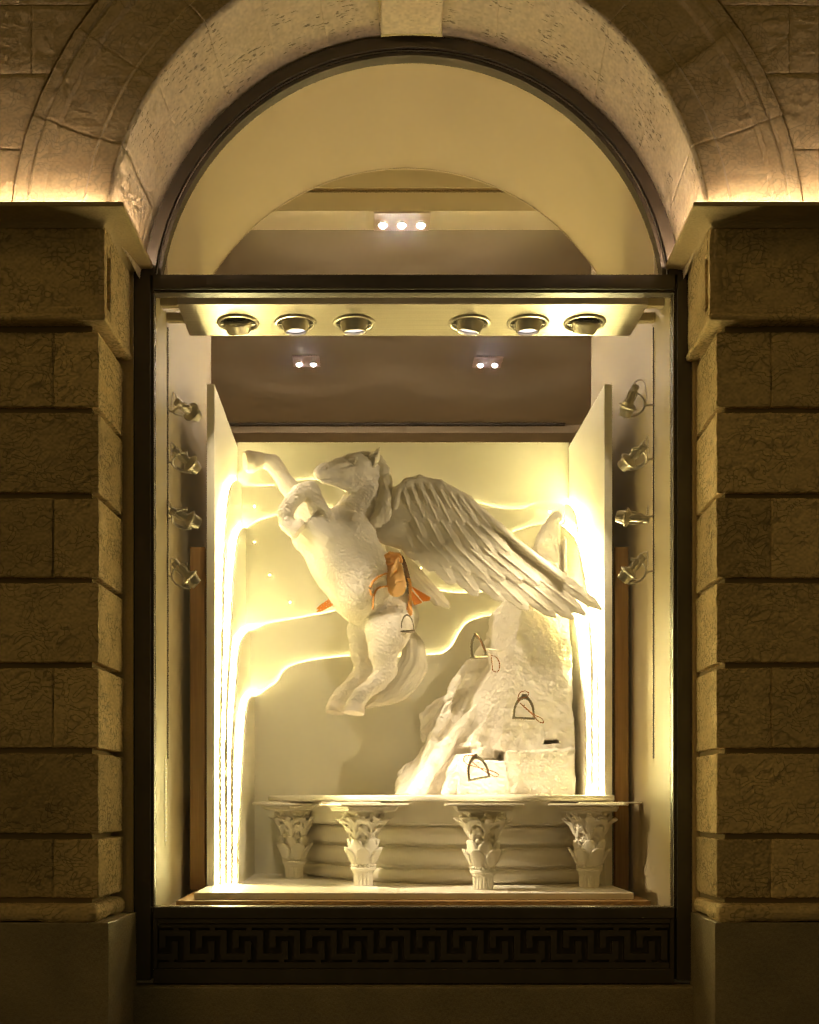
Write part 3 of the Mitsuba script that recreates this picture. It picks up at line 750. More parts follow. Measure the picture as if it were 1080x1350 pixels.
# ------------------------------------------------------------------ the eight wall spotlights
def spotlight(px, py, side, aim, label, power, cutoff, seed, weight=1.4):
    r_ = np.random.default_rng(seed)
    X = XL1 if side < 0 else XR1
    s = -side                                     # towards the room
    k = thing('wall_spotlight', label, 'spotlight', 'spotlights on the bay walls')
    z = P(0, py, 6.41)[2]; y = .41
    c = np.array([(px - VX) * 6.41 / FL, y, z])
    a = np.asarray(aim, float) - c; a /= np.linalg.norm(a)
    stem0 = np.array([X, y, z + .01])
    up = np.array([0, 0, 1.0]); lat = np.cross(a, up); lat /= np.linalg.norm(lat); upl = np.cross(lat, a)
    yoke_r = .062
    hub = c - a * .012
    inplane = np.array([-s, 0, 0.0]); inplane -= a * (inplane @ a) * .3
    # bracket rod and yoke: a flat band from the wall round the back of the lamp
    root = hub + np.array([-s * .085, 0, -.006])
    add('arm', tube([stem0, [root[0], y, root[2]]], .0055, 10), 'mat_nickel', k, smooth=True)
    t = np.linspace(-math.pi / 2, math.pi / 2, 24)
    u1 = root - hub; u1 /= np.linalg.norm(u1)
    u2 = np.cross(np.cross(u1, a + .2 * up), u1); u2 = u2 - u1 * (u2 @ u1); u2 /= np.linalg.norm(u2)
    ring = np.array([hub + u1 * (.085 * math.cos(q)) + u2 * (.066 * math.sin(q)) for q in t])
    add('yoke', tube(ring, .0085, 8, flat=.55), 'mat_nickel', k, smooth=True)
    body = lathe([(.0004, -.104), (.017, -.104), (.019, -.100), (.019, -.078), (.0165, -.076), (.0165, -.066), (.019, -.060), (.019, -.030), (.022, -.018), (.034, -.010), (.040, -.003), (.040, .006), (.036, .009), (.034, .014), (.027, .050), (.0255, .050), (.030, .014)], 28)
    body.apply_scale(1.12)
    bk = add('lamp_head', place(body, c, a), 'mat_nickel', k, smooth=32)
    fl = trimesh.Trimesh()
    for q in np.linspace(0, 2 * math.pi, 7)[:6]: add('fin', place(bx(-.0025, .0025, .0175, .026, -.080, -.034, .001), c, a, xhint=lat * math.cos(q) + upl * math.sin(q)), 'mat_nickel', bk)
    add('rim', place(lathe([(.044, -.004), (.050, -.003), (.052, .002), (.050, .006), (.045, .007)], 30), c, a), 'mat_nickel', bk, smooth=40)
    for q in (-1, 1): add('knob', place(trimesh.creation.cylinder(.0075, .016, sections=14), hub + u2 * q * .064, u2), 'mat_nickel', k)
    kl = nm(bk + '__lens')
    scene[kl] = mikit.ply(place(lathe([(.0004, .047), (.0275, .047)], 24), c, a), 'mat_lamp', emitter=area(HAL * 22, .12))
    e = c + a * .06
    cable = spline([c - a * .086, c - a * .112 + up * .02 - u1 * .0, (c - a * .09 + root) / 2 + up * (.07 + .03 * r_.random()) + u1 * .02, root + up * .045 + u1 * .01, root + up * .006], 26)
    add('cable', tube(cable, .0022, 6), 'mat_cable', k, smooth=True)
    scene[k.replace('wall_spotlight', 'spot_emitter')] = {'type': 'spot', 'to_world': T().look_at(origin=e.tolist(), target=(e + a).tolist(), up=[0, 0, 1]), 'intensity': {'type': 'rgb', 'value': (HAL * power * .13).tolist()}, 'cutoff_angle': cutoff, 'beam_width': cutoff * .55, 'sampling_weight': weight}
mat('mat_cable', (.55, .52, .45), .3)
ROCK = P(700, 900, 7.1); CHEST = P(440, 700, 7.15); LEGS = P(490, 890, 7.15); HEADP = P(400, 630, 7.1); RUMP = P(520, 830, 7.15); STAGE = P(560, 1110, 6.9); PEAK = P(600, 960, 7.2)
nth = ['topmost', 'second from the top', 'third from the top', 'lowest']
for i, (px, py, aim, pw) in enumerate([(252, 543, P(390, 640, 7.2), 2.6), (251, 611, P(470, 800, 7.1), 3.0), (251, 685, ROCK, 6.5), (250, 761, P(600, 1105, 6.8), 30)]):
    spotlight(px, py, -1, aim, f'nickel spotlight on the left bay wall, {nth[i]}', pw, 22, i)
for i, (px, py, aim, pw) in enumerate([(828, 536, P(705, 880, 7.05), 6.5), (829, 607, P(430, 985, 7.9), 7.5), (827, 682, P(462, 640, 7.05), 3.6), (829, 755, P(520, 1105, 6.9), 17)]):
    spotlight(px, py, 1, aim, f'nickel spotlight on the right bay wall, {nth[i]}' + (', its lens glowing' if i == 0 else ''), pw, 20, i + 9)

# ================================================================== THE DISPLAY BOX
ZF = 1.115
st = thing('display_stage', 'white display stage on a brown board behind the glass', 'stage')
add('top', bx(P(256, 0, 6.3)[0], P(836, 0, 6.3)[0], .30, 2.10, ZF - .036, ZF, .003), 'mat_floor', st)
add('board', bx(P(232, 0, 6.22)[0], P(858, 0, 6.22)[0], .22, 2.12, ZF - .066, ZF - .037, .002), 'mat_wood', st, label='brown wooden board under the white top')
BXL, BXR, DF, DB = -.876, 1.364, 6.85, 8.06
ZT = 3.995
for s_, X in ((-1, BXL), (1, BXR)):
    k_ = thing('side_panel', 'tall white side panel of the display, ' + ('left side' if s_ < 0 else 'right side'), 'panel', 'tall side panels of the display')
    add('panel', bx(*((X - .045, X) if s_ < 0 else (X, X + .045)), DF + CAMY, DB + CAMY + .03, ZF + .0005, ZT, .002), 'mat_board', k_)
bk_ = thing('back_panel', 'white back panel of the display behind the glowing contours', 'panel')
add('panel', bx(BXL + .0005, BXR - .0005, DB + CAMY, DB + CAMY + .03, ZF + .0005, P(0, 583, DB)[2]), 'mat_board', bk_)
for s_, (a, b), nm_ in ((-1, (P(251, 0, 6.95)[0], P(271, 0, 6.95)[0]), 'left'), (1, (P(810, 0, 6.95)[0], P(828, 0, 6.95)[0]), 'right')):
    k_ = thing('support_board', f'upright brown wooden board outside the {nm_} side panel', 'board', 'upright wooden boards beside the side panels')
    add('board', bx(a, b, .93, .97, ZF - .034, P(0, 722, 6.95)[2], .002), 'mat_wood', k_)

SP = .032
backs = {1: [(318, 640), (340, 641), (362, 640), (380, 636), (410, 632), (433, 637), (463, 650), (520, 662), (580, 658), (633, 663), (666, 670), (690, 671), (713, 663), (731, 661), (750, 666)],
         2: [(322, 697), (335, 688), (350, 683), (367, 679), (420, 668), (500, 690), (600, 732), (640, 722), (675, 704), (690, 698), (707, 693), (725, 690), (745, 693)],
         3: [(325, 832), (345, 823), (380, 817), (440, 806), (500, 790), (545, 768), (580, 777), (618, 782), (680, 778), (720, 775), (752, 790)],
         4: [(330, 919), (345, 909), (360, 899), (370, 884), (385, 876), (420, 869), (465, 865), (510, 866), (540, 866), (560, 864), (585, 862), (600, 852), (610, 835), (620, 822), (640, 814), (657, 811), (700, 808), (745, 806)]}
lefts = {1: [(311, 634), (303, 652), (299, 693), (296, 760), (293.5, 900)], 2: [(318, 700), (312, 730), (309, 765), (306, 830), (300, 960)], 3: [(323, 838), (316, 857), (313, 900), (307, 1000)], 4: [(329, 922), (326, 936), (322, 989), (317, 1090), (315.5, 1120)]}
rights = {1: [(757, 677), (760, 692), (764, 729), (770, 766), (784, 860)], 2: [(752, 704), (758, 712), (766, 744), (773, 788), (779, 860)], 3: [(753, 807), (761, 843), (764, 880)]}
ordn = {1: 'topmost', 2: 'second', 3: 'third', 4: 'lowest'}
LW = 4.6
def contour(points_uz, plane, k, label, group, power, floor=ZF, setback=.004, gap=.020):
    """A thin wavy-edged board with a light strip behind its edge. plane(u, w, z): w = 0 at the front of the board, positive behind it."""
    uz = np.asarray(points_uz)
    key = thing('contour_panel', label, 'panel', group)
    pg = Polygon(np.vstack([uz, [uz[-1][0], floor + .0007], [uz[0][0], floor + .0007]])).buffer(0)
    if pg.geom_type != 'Polygon': pg = max(pg.geoms, key=lambda q: q.area)
    th = .012
    m = trimesh.creation.extrude_polygon(pg, th, engine='earcut')
    v = np.array(m.vertices)
    m = trimesh.Trimesh(plane(v[:, 0], th - v[:, 2], v[:, 1]), m.faces, process=False)
    trimesh.repair.fix_normals(m)
    add('board', m, 'mat_board', key)
    ls = LineString(uz)
    off = pg.buffer(-.016).boundary
    # the strip follows the edge, 16 mm inside it
    tt = np.gradient(uz, axis=0); tt /= np.linalg.norm(tt, axis=1, keepdims=True)
    nn = np.stack([-tt[:, 1], tt[:, 0]], 1)
    cen = np.array(pg.representative_point().coords[0])
    test = uz + nn * .01
    sgn = np.where(np.array([pg.contains(Point(*q)) for q in test]), 1, -1)
    sg = 1 if (sgn > 0).mean() > .5 else -1
    sp = uz + nn * sg * setback
    sp = sp[(sp[:, 1] > floor + .0005)]
    # a flat ribbon that shines out of the gap, away from the board
    w0, w1 = (th + .003, th + gap - .003) if power < 10 else (th + .002, th + gap - .002)
    a = plane(sp[:, 0], np.full(len(sp), w0), sp[:, 1]); b = plane(sp[:, 0], np.full(len(sp), w1), sp[:, 1])
    m_ = len(sp); i_ = np.arange(m_ - 1)
    f_ = np.vstack([np.stack([i_, i_ + 1, m_ + i_ + 1], 1), np.stack([i_, m_ + i_ + 1, m_ + i_], 1)])
    strip = trimesh.Trimesh(np.vstack([a, b]), f_, process=False)
    q0 = plane(sp[:, 0] - nn[:len(sp), 0] * sg * .01, np.full(len(sp), w0), sp[:, 1] - nn[:len(sp), 1] * sg * .01) - a
    if (strip.face_normals[:m_ - 1] * q0[:-1]).sum() < 0: strip.invert()
    scene[nm(key + '__light_strip')] = mikit.ply(strip, 'mat_lamp', smooth=True, emitter=area(LED * power, 2.2 if power > 10 else 1.6))
for k in (1, 2, 3, 4):
    d = DB - .030 * k
    xl, xr = BXL + SP * k, BXR - SP * min(k, 3)
    c = spline(np.array(backs[k], float), 110)
    q = np.array([P(a, b, d) for a, b in c])[:, [0, 2]]
    q[:, 0] = np.interp(q[:, 0], [q[0, 0], q[-1, 0]], [xl, xr])
    contour(q, lambda u, w, z, d=d: np.stack([u, d + CAMY + w, z], 1), k, f'{ordn[k]} back contour board with a glowing wavy upper edge', 'glowing contour boards on the back', LW, gap=.018)
    for side, tab in ((-1, lefts), (1, rights)):
        if k not in tab: continue
        X = xl if side < 0 else BXR - SP * k
        dz = [(d - .001, (q[0] if side < 0 else q[-1])[1])]
        for a, b in tab[k]:
            dd = min(X * FL / (a - VX), d - .03)
            dz.append((dd, P(a, b, dd)[2]))
        dz = [x for i, x in enumerate(dz) if i == 0 or x[0] < dz[i - 1][0] - .004]
        fl = ZF if side < 0 else 1.637
        last = dz[-1]
        fr = 6.895 + .025 * (k - 1)
        dz = [x for x in dz if x[0] > fr + .012]
        last = dz[-1]
        dz += [(fr + .003, (last[1] * .6 + fl * .4)), (fr, fl + .001)]
        cc = spline(np.array(dz), 70)
        contour(cc, (lambda u, w, z, X=X: np.stack([X - w, u + CAMY, z], 1)) if side < 0 else (lambda u, w, z, X=X: np.stack([X + w, u + CAMY, z], 1)), k,
                f'{ordn[k]} contour board on the ' + ('left' if side < 0 else 'right') + ' side with a glowing upright edge', 'glowing contour boards on the ' + ('left side' if side < 0 else 'right side'), 23.0 if side < 0 else 44.0, fl, .001, .020)
sl_lab = ['uppermost at the far left', 'below the uppermost at the far left', 'left of the horse chest', 'lowest at the left', 'under the near wing', 'beside the rock peak']
# tiny star lights in the back boards
for i, (px, py, d) in enumerate([(336, 669, 7.99), (336, 716, 7.95), (356, 759, 7.95), (383, 795, 7.95), (555, 750, 7.95), (724, 676, 7.99)]):
    b = trimesh.creation.icosphere(1, .006); b.apply_translation(P(px, py, d) + [0, -.03, 0])
    k_ = thing('star_light', f'tiny glowing dot of light on the back board, {sl_lab[i]}', 'star light', 'tiny star lights on the back boards')
    cap = trimesh.creation.cylinder(.004, .05, sections=8)
    scene[k_ + '__bulb'] = mikit.ply(b, 'mat_lamp', emitter=area(LED * 16, .04))
    add('pin', place(cap, P(px, py, d) + [0, -.003, 0], [0, 1, 0]), 'mat_nickel', k_)

# a short column of light dots low on the left bay wall
dk_ = thing('dotted_light_strip', 'short upright column of tiny light dots low on the left bay wall', 'light strip')
dts = []
for y_ in np.linspace(1002, 1108, 20):
    b = trimesh.creation.icosphere(1, .0042); q_ = P(217.5, y_, XL1 * FL / (217.5 - VX)); b.apply_translation(q_ + [.004, 0, 0]); dts.append(b)
scene[dk_ + '__dots'] = mikit.ply(cat(dts), 'mat_lamp', emitter=area(LED * .5, .08))
labels[dk_ + '__dots'] = {'kind': 'stuff'}
q0, q1 = P(217.5, 1116, XL1 * FL / (217.5 - VX)), P(217.5, 994, XL1 * FL / (217.5 - VX))
add('channel', bx(XL1 + .0005, XL1 + .003, q0[1] - .006, q0[1] + .006, q0[2], q1[2]), 'mat_cream', dk_)
# ================================================================== THE ROUND COUNTER AND THE CAPITALS
ctr = np.array([.776, 2.10, 0.0])
A0, A1 = math.radians(-80), math.radians(26)
rc = thing('round_counter', 'white round counter with a thick top and three swelling bands', 'counter')
def turned(base, prof, label=None, a1=A1, n=120):
    m = lathe(prof, n, A0, a1, caps=True)
    m.apply_translation(ctr)
    m.fix_normals()
    return add(base, m, 'mat_white', rc, smooth=35, label=label)
turned('top', [(.60, 1.598), (1.436, 1.598), (1.446, 1.602), (1.450, 1.610), (1.450, 1.624), (1.446, 1.632), (1.436, 1.635), (.60, 1.635)], 'thick white counter top')
turned('fascia', [(.7, 1.462), (1.300, 1.462), (1.306, 1.468), (1.306, 1.5975), (.7, 1.5975)], 'plain curved fascia below the top', math.radians(24))
for z0, z1, R in ((1.345, 1.448, 1.235), (1.222, 1.325, 1.235), (1.125, 1.202, 1.225)):
    h = z1 - z0
    pr = [(.9, z0)] + [(R - .028 + .038 * math.cos(t) ** .75, (z0 + z1) / 2 + h / 2 * math.sin(t)) for t in np.linspace(-1.45, 1.45, 18)] + [(.9, z1)]
    turned('moulding', pr, None, math.radians(24))
turned('core', [(.80, ZF + .001), (1.190, ZF + .001), (1.190, 1.4615), (.80, 1.4615)], 'recessed core behind the bands', math.radians(23))

def acanthus():
    w = [LineString([(0, 0), (0, .84)]).buffer(.085), Polygon([(-.30, 0), (.30, 0), (.13, .46), (-.13, .46)])]
    for s in (-1, 1):
        for z0, z1, x1, bw in ((.12, .42, .44, .058), (.34, .68, .50, .066), (.58, .92, .46, .070)):
            t = np.linspace(0, 1, 12)
            w.append(LineString(np.stack([s * x1 * t ** 1.5, z0 + (z1 - z0) * (1 - (1 - t) ** 1.8)], 1)).buffer(bw))
    w.append(LineString([(0, .7), (0, .96)]).buffer(.085))
    return unary_union(w).simplify(.006)
def petal():
    t = np.linspace(0, math.pi, 24)
    return Polygon([(.24, 0), (.40, .22)] + [(.47 * math.cos(q), .50 + .50 * math.sin(q)) for q in t] + [(-.40, .22), (-.24, 0)]).buffer(0)
def bent_leaf(shape, width, z0, h, r0, r1, curl, phi, th=.006, step=.05, bulge=.0):
    m = slab(shape, 0.0, th, lambda x, z, dist: .05 * th + np.minimum(dist * .10, .004) if True else 0, step=step)
    v = np.array(m.vertices)
    s, w, t = v[:, 0], v[:, 1], v[:, 2]
    r = r0 + (r1 - r0) * np.clip(t, 0, 1.1) ** curl - w + bulge * np.sin(np.clip(t, 0, 1) * math.pi)
    ang = phi + s * width / np.maximum(r0 * .55 + r1 * .45, .03)
    z = z0 + t * h - .014 * np.clip(t - .82, 0, 1) / .18 * (r1 > .12)
    return trimesh.Trimesh(np.stack([r * np.sin(ang), -r * np.cos(ang), z], 1), m.faces, process=False)
AC, PE = acanthus(), petal()
cap_parts = []
def cp(base, mesh, smooth=40): cap_parts.append((base, mikit.ply(mesh, 'mat_white', smooth=smooth)))
# fluted shaft
n_ = 160; ang = np.arange(n_) * 2 * math.pi / n_
fl = .0565 - .005 * np.abs(np.sin(ang * 10)) ** .5 * 1.0
zz = [0, .004, .068, .074]
ringsv = [np.stack([(fl if i in (1, 2) else np.full(n_, .0560)) * np.sin(ang), -(fl if i in (1, 2) else np.full(n_, .0560)) * np.cos(ang), np.full(n_, z)], 1) for i, z in enumerate(zz)]
v = np.vstack(ringsv + [[[0, 0, 0]], [[0, 0, .074]]]); f = []
for a in range(3):
    for j in range(n_):
        j2 = (j + 1) % n_
        f += [[a * n_ + j, a * n_ + j2, (a + 1) * n_ + j2], [a * n_ + j, (a + 1) * n_ + j2, (a + 1) * n_ + j]]
for j in range(n_): f += [[4 * n_, (j + 1) % n_, j], [4 * n_ + 1, 3 * n_ + j, 3 * n_ + (j + 1) % n_]]
cp('shaft', trimesh.Trimesh(v, f, process=False), 30)
cp('collar', lathe([(.0005, .0745), (.060, .0745), (.064, .080), (.062, .086), (.066, .090), (.073, .096), (.074, .103), (.071, .109), (.064, .112), (.0005, .112)], 40))
beads = []
for q in np.arange(20) * 2 * math.pi / 20:
    b = trimesh.creation.icosphere(1, .0098); b.apply_translation([.066 * math.sin(q), -.066 * math.cos(q), .119]); beads.append(b)
cp('bead_ring', cat(beads), True)
cp('bell', lathe([(.0005, .113), (.046, .113), (.047, .20), (.052, .29), (.078, .385), (.118, .424), (.0005, .424)], 40))
for i in range(12):
    cp('petal', bent_leaf(PE, .092, .120, .105 if i % 2 else .150, .064, .118 if i % 2 else .092, 1.1, i * math.pi / 6 + .1, th=.008, step=.08), 50)
for i in range(6):
    cp('leaf', bent_leaf(AC, .150, .175, .222, .062, .162, 2.4, i * math.pi / 3 + .1, step=.05, th=.009), 50)
for i in range(6):
    cp('leaf', bent_leaf(AC, .110, .240, .170, .062, .128, 2.4, i * math.pi / 3 + .1 + math.pi / 6, step=.06, th=.008), 50)
sc_ = []
for i in range(8):
    q = i * math.pi / 4 + .1
    b = trimesh.creation.icosphere(2, .015); b.apply_scale([1, 1, .9]); b.apply_translation([.112 * math.sin(q), -.112 * math.cos(q), .405]); sc_.append(b)
    t = np.linspace(0, 1, 14)
    lp = np.stack([(.085 + .030 * np.sin(t * math.pi)) * np.sin(q + (t - .5) * .55), -(.085 + .030 * np.sin(t * math.pi)) * np.cos(q + (t - .5) * .55), .365 + .042 * np.sin(t * math.pi)], 1)
    sc_.append(tube(lp, .0055, 6))
cp('scroll', cat(sc_), True)
pl1 = sbox(-.155, -.135, .155, .135).buffer(.004)
sq = lambda w, dp, z0, z1: bx(-w, w, -dp, dp, z0, z1, .004)
cp('abacus', cat([sq(.146, .130, .4255, .441), sq(.154, .138, .4412, .455)]), False)
cp('top_plate', sq(.208, .165, .4575, .470), False)
for (px, d, rot, lab, tip) in [(388, 7.47, .75, 'leftmost capital by the left side panel', 0), (479, 6.81, .42, 'second capital from the left', 0), (637, 6.52, -.02, 'third from the left, nearest the glass', 0), (777, 6.69, -.28, 'rightmost capital by the right side panel', 0)]:
    k = thing('column_capital', f'white carved leaf capital on fluted shaft, {lab}', 'column capital', 'carved capitals around the counter')
    X = (px - VX) * d / FL
    M = T().translate([X, d + CAMY, ZF + .0005]).rotate([0, 0, 1], math.degrees(rot))
    for base, dct in cap_parts:
        scene[nm(k + '__' + base)] = {**dct, 'to_world': M}
    # a thin shelf laid on the capital
    a, b = {388: (-.26, .10), 479: (-.24, .10), 637: (-.0, .0), 777: (-.06, .285)}[px]
    if a or b:
        scene[nm(k + '__shelf')] = mikit.ply(bx(X + a, X + b, d + CAMY - .05, d + CAMY + .07, ZF + .4715, ZF + .480, .002), 'mat_white')

# ================================================================== THE ROCK
rk = thing('rock', 'tall pale plaster rock with a pointed peak standing on the round counter', 'rock')
def poly_sdf(poly, X, Z):
    p = np.asarray(poly, float)
    d2 = np.full(X.shape, 1e9, np.float32); ins = np.zeros(X.shape, bool)
    for a, b in zip(p, np.roll(p, -1, 0)):
        e = b - a
        t = np.clip(((X - a[0]) * e[0] + (Z - a[1]) * e[1]) / max(e @ e, 1e-12), 0, 1)
        d2 = np.minimum(d2, (X - a[0] - t * e[0]) ** 2 + (Z - a[1] - t * e[1]) ** 2)
        c = (a[1] <= Z) != (b[1] <= Z)
        with np.errstate(divide='ignore', invalid='ignore'):
            xi = a[0] + (Z - a[1]) * e[0] / np.where(e[1] == 0, 1e-9, e[1])
        ins ^= c & (X < xi)
    return np.where(ins, -1, 1) * np.sqrt(d2)
hR = .0085
lo, hi = np.array([.12, .90, 1.60]), np.array([1.262, 1.72, 3.47])
nR = ((hi - lo) / hR).astype(int)
axr = [lo[k] + hR * np.arange(nR[k]) for k in range(3)]
X2, Z2 = np.meshgrid(axr[0], axr[2], indexing='ij')
X3, Y3, Z3 = np.meshgrid(*[a.astype(np.float32) for a in axr], indexing='ij')
R3 = np.stack([X3, Y3, Z3], -1)
def pw(pts, d): return [P(a, b, d)[[0, 2]] for a, b in pts]
def prism(pts, d, front, back):
    """front, back: d as a function of the fractions (u, v) of the picture."""
    s2 = poly_sdf(pw(pts, d), X2, Z2)[:, None, :]
    return np.maximum(s2, np.maximum((front + CAMY) - Y3, Y3 - (back + CAMY)))
def facet(c, nrm):       # half space
    c, nrm = np.asarray(c, float), np.asarray(nrm, float) / np.linalg.norm(nrm)
    return (X3 - c[0]) * nrm[0] + (Y3 - c[1]) * nrm[1] + (Z3 - c[2]) * nrm[2]
bump1 = ((meshkit.fbm(R3 * 6, 3, 3) - .5) + .55 * (np.abs(meshkit.fbm(R3 * np.array([13, 13, 7]), 2, 21) - .5) * 2 - .4)).astype(np.float32)
rid = np.abs(meshkit.fbm(R3 * np.array([16, 16, 9]), 3, 8) - .5).astype(np.float32)
main = prism([(657, 800), (668, 790), (703, 780), (740, 772), (750, 800), (752, 830), (756, 990), (650, 990), (649, 930), (655, 880)], 7.06, 7.06, 7.6)
c = P(700, 870, 7.06)
main = np.maximum(main, facet(P(668, 850, 7.12), [-.75, -.62, .12]))
main = np.maximum(main, facet(P(735, 820, 7.09), [.42, -.9, .12]))
main = main + .036 * bump1 - .016 * rid
peak = prism([(698, 800), (702, 760), (707, 728), (715, 702), (724, 684), (733, 678), (738, 683), (739, 705), (744, 712), (746, 740), (748, 800)], 7.30, 7.24, 7.5) + .035 * bump1 - .012 * rid
# groove between the two tips
g1 = prism([(736, 690), (741, 690), (741, 790), (735, 790)], 7.30, 7.20, 7.34)
peak = np.maximum(peak, -g1)
lowr = prism([(668, 992), (757, 988), (757, 1058), (668, 1058)], 7.02, 7.00, 7.6) + .035 * bump1 - .022 * rid
lowm = prism([(606, 1010), (622, 1002), (667, 1003), (667, 1058), (604, 1058)], 7.0, 6.99, 7.6) + .03 * bump1 - .02 * rid
midc = prism([(612, 1002), (618, 960), (628, 915), (640, 900), (654, 880), (654, 1000)], 7.12, 7.12, 7.6) + .035 * bump1 - .02 * rid
midc = np.maximum(midc, facet(P(634, 950, 7.14), [-.5, -.8, .25]))
slope = prism([(516, 1058), (520, 1024), (531, 1008), (548, 994), (558, 978), (559, 950), (552, 939), (562, 928), (594, 903), (604, 882), (614, 866), (624, 846), (640, 833), (662, 812), (662, 1058)], 7.25, 7.16, 7.6)
slope = np.maximum(slope, facet(P(590, 985, 7.20), [-.55, -.62, .50]))
fold = np.abs(meshkit.noise(np.stack([(X3 * .80 - Z3 * .62) * 11 + 1.2 * bump1, (X3 * .62 + Z3 * .80) * 2.6, Y3 * 2], -1), 5) - .5).astype(np.float32)
fold2 = np.abs(meshkit.noise(np.stack([(X3 * .80 - Z3 * .62) * 24 + 2 * bump1, (X3 * .62 + Z3 * .80) * 4.5, Y3 * 3], -1), 15) - .5).astype(np.float32)
fold = fold + .65 * fold2
slope = slope - .15 * (fold - .38) + .022 * bump1 - .010 * rid
def ridge(nodes, r):
    f = np.full(X3.shape, 9, np.float32)
    for (a, ra), (b, rb_) in zip(nodes[:-1], nodes[1:]):
        a, b = P(*a), P(*b)
        d = b - a
        t = np.clip(((X3 - a[0]) * d[0] + (Y3 - a[1]) * d[1] + (Z3 - a[2]) * d[2]) / (d @ d), 0, 1)
        q = np.sqrt((X3 - a[0] - t * d[0]) ** 2 + (Y3 - a[1] - t * d[1]) ** 2 + (Z3 - a[2] - t * d[2]) ** 2) - (ra + (rb_ - ra) * t)
        f = np.minimum(f, q)
    return f - .10 * (fold - .38) + .022 * bump1 - .010 * rid
r1 = ridge([((648, 905, 7.22), .022), ((618, 945, 7.17), .042), ((580, 990, 7.14), .052), ((545, 1050, 7.10), .070)], 0)
r2 = ridge([((622, 868, 7.30), .025), ((600, 900, 7.27), .045), ((584, 945, 7.24), .045), ((560, 1010, 7.25), .06)], 0)
r3 = ridge([((650, 930, 7.12), .020), ((622, 985, 7.10), .045), ((590, 1048, 7.06), .075)], 0)
def smin(a, b, k):
    h = np.maximum(k - np.abs(a - b), 0) / k
    return np.minimum(a, b) - h * h * k * .25
Frk = smin(smin(smin(slope, r1, .02), r2, .02), r3, .02)
for q, kk in ((midc, .015), (main, .006), (peak, .03), (lowm, .004), (lowr, .004)): Frk = smin(Frk, q.astype(np.float32), kk)
h1 = prism([(601, 985), (623, 984), (623, 993), (601, 995)], 7.05, 6.8, 7.20)
h2 = prism([(719, 975), (737, 974), (740, 980), (718, 981)], 7.02, 6.8, 7.25)
Frk = np.maximum(np.maximum(Frk, -h1), -h2)
for k in range(3):
    for s_ in (0, -1):
        i = [slice(None)] * 3; i[k] = s_
        if not (k == 2 and s_ == 0): Frk[tuple(i)] = .02
Frk = np.maximum(Frk, 1.6355 - Z3)
mrk = nets(Frk.astype(np.float32), lo, hR, 1)
cc_ = mrk.split(only_watertight=False)
mrk = cat([c for c in cc_ if len(c.faces) > 3000])
mrk = mrk.subdivide()
v = np.array(mrk.vertices)
dsp = (np.abs(meshkit.fbm(v * np.array([30, 30, 20]), 3, 31) - .5) - .12) * -.009 + (meshkit.fbm(v * 60, 2, 33) - .5) * .0095
mrk.vertices = v + mrk.vertex_normals * dsp[:, None]
add('body', mrk, 'mat_rock', rk, smooth=24)
del X3, Y3, Z3, R3, Frk, main, peak, slope, lowr, lowm, midc, r1, r2, r3, fold, rid, bump1, g1, h1, h2

# ------------------------------------------------------------------ stirrups on the rock
def stirrup_mesh(w, h, bar=.0065):
    t = np.linspace(0, math.pi, 40)
    x = -w / 2 * np.cos(t) * (1 - .12 * np.sin(t) ** 2)
    z = h * np.sin(t) ** .72
    rr = bar * (.75 + .5 * np.sin(t) ** 6)
    return tube(np.stack([x, 0 * t, z], 1), rr, 10), bx(-w / 2 - .006, w / 2 + .006, -.018, .018, -.007, .006, .003), bx(-.016, .016, -.007, .007, h - .004, h + .020, .004)
def stirrup(px, py, d, tilt, yaw, label, w=.118, h=.122, bar=.0095, cords=()):
    k = thing('stirrup', label, 'stirrup', 'metal stirrups on the rock')
    a, b, e = stirrup_mesh(w, h, bar)
    c = P(px, py, d)
    R = trimesh.transformations.rotation_matrix(tilt, [0, 1, 0]) @ trimesh.transformations.rotation_matrix(yaw, [0, 0, 1])
    R[:3, 3] = c
    for n_, m in (('arch', a), ('tread', b), ('eye', e)):
        m = m.copy(); m.apply_transform(R); add(n_, m, 'mat_silver', k, smooth=35)
    for cd in cords:
        pts = spline(np.array([P(x, y, d - .02 - dd) for x, y, dd in cd]), 40)
        add('cord', tube(pts, .0026, 6), 'mat_cord', k, smooth=True, label='thin brown leather cord')
    return k
k1 = stirrup(632, 866.5, 6.93, -.16, .75, 'metal stirrup on a clear stand at the upper left of the rock', cords=[[(627, 836, 0), (634, 845, .01), (638, 855, .012), (641, 858, .012)], [(647, 864, 0), (654, 866, 0), (659, 877, 0), (656, 886, 0), (650, 884, 0), (649, 876, 0), (648, 866, 0)]])
k2 = stirrup(690.5, 947, 6.93, .03, .1, 'metal stirrup hanging in the middle of the rock face', cords=[[(683, 924, 0), (685, 914, .01), (692, 911, .015), (697, 914, .01), (695, 919, 0), (688, 920, .012), (684, 926, 0)], [(686, 927, 0), (698, 937, .012), (706, 943, .01), (716, 949, 0), (717, 953, 0), (712, 952, 0), (704, 944, 0), (690, 931, 0)]])
k3 = stirrup(632, 1026, 6.90, -.19, .15, 'metal stirrup low on the rock just above the counter', cords=[[(626, 996, 0), (614, 996, .01), (611, 1001, .01), (614, 1006, .005), (624, 1010, .01), (640, 1014, .01), (650, 1017, 0), (658, 1022, 0), (655, 1024, 0), (645, 1020, 0), (634, 1013, .005), (622, 1004, .005)]])
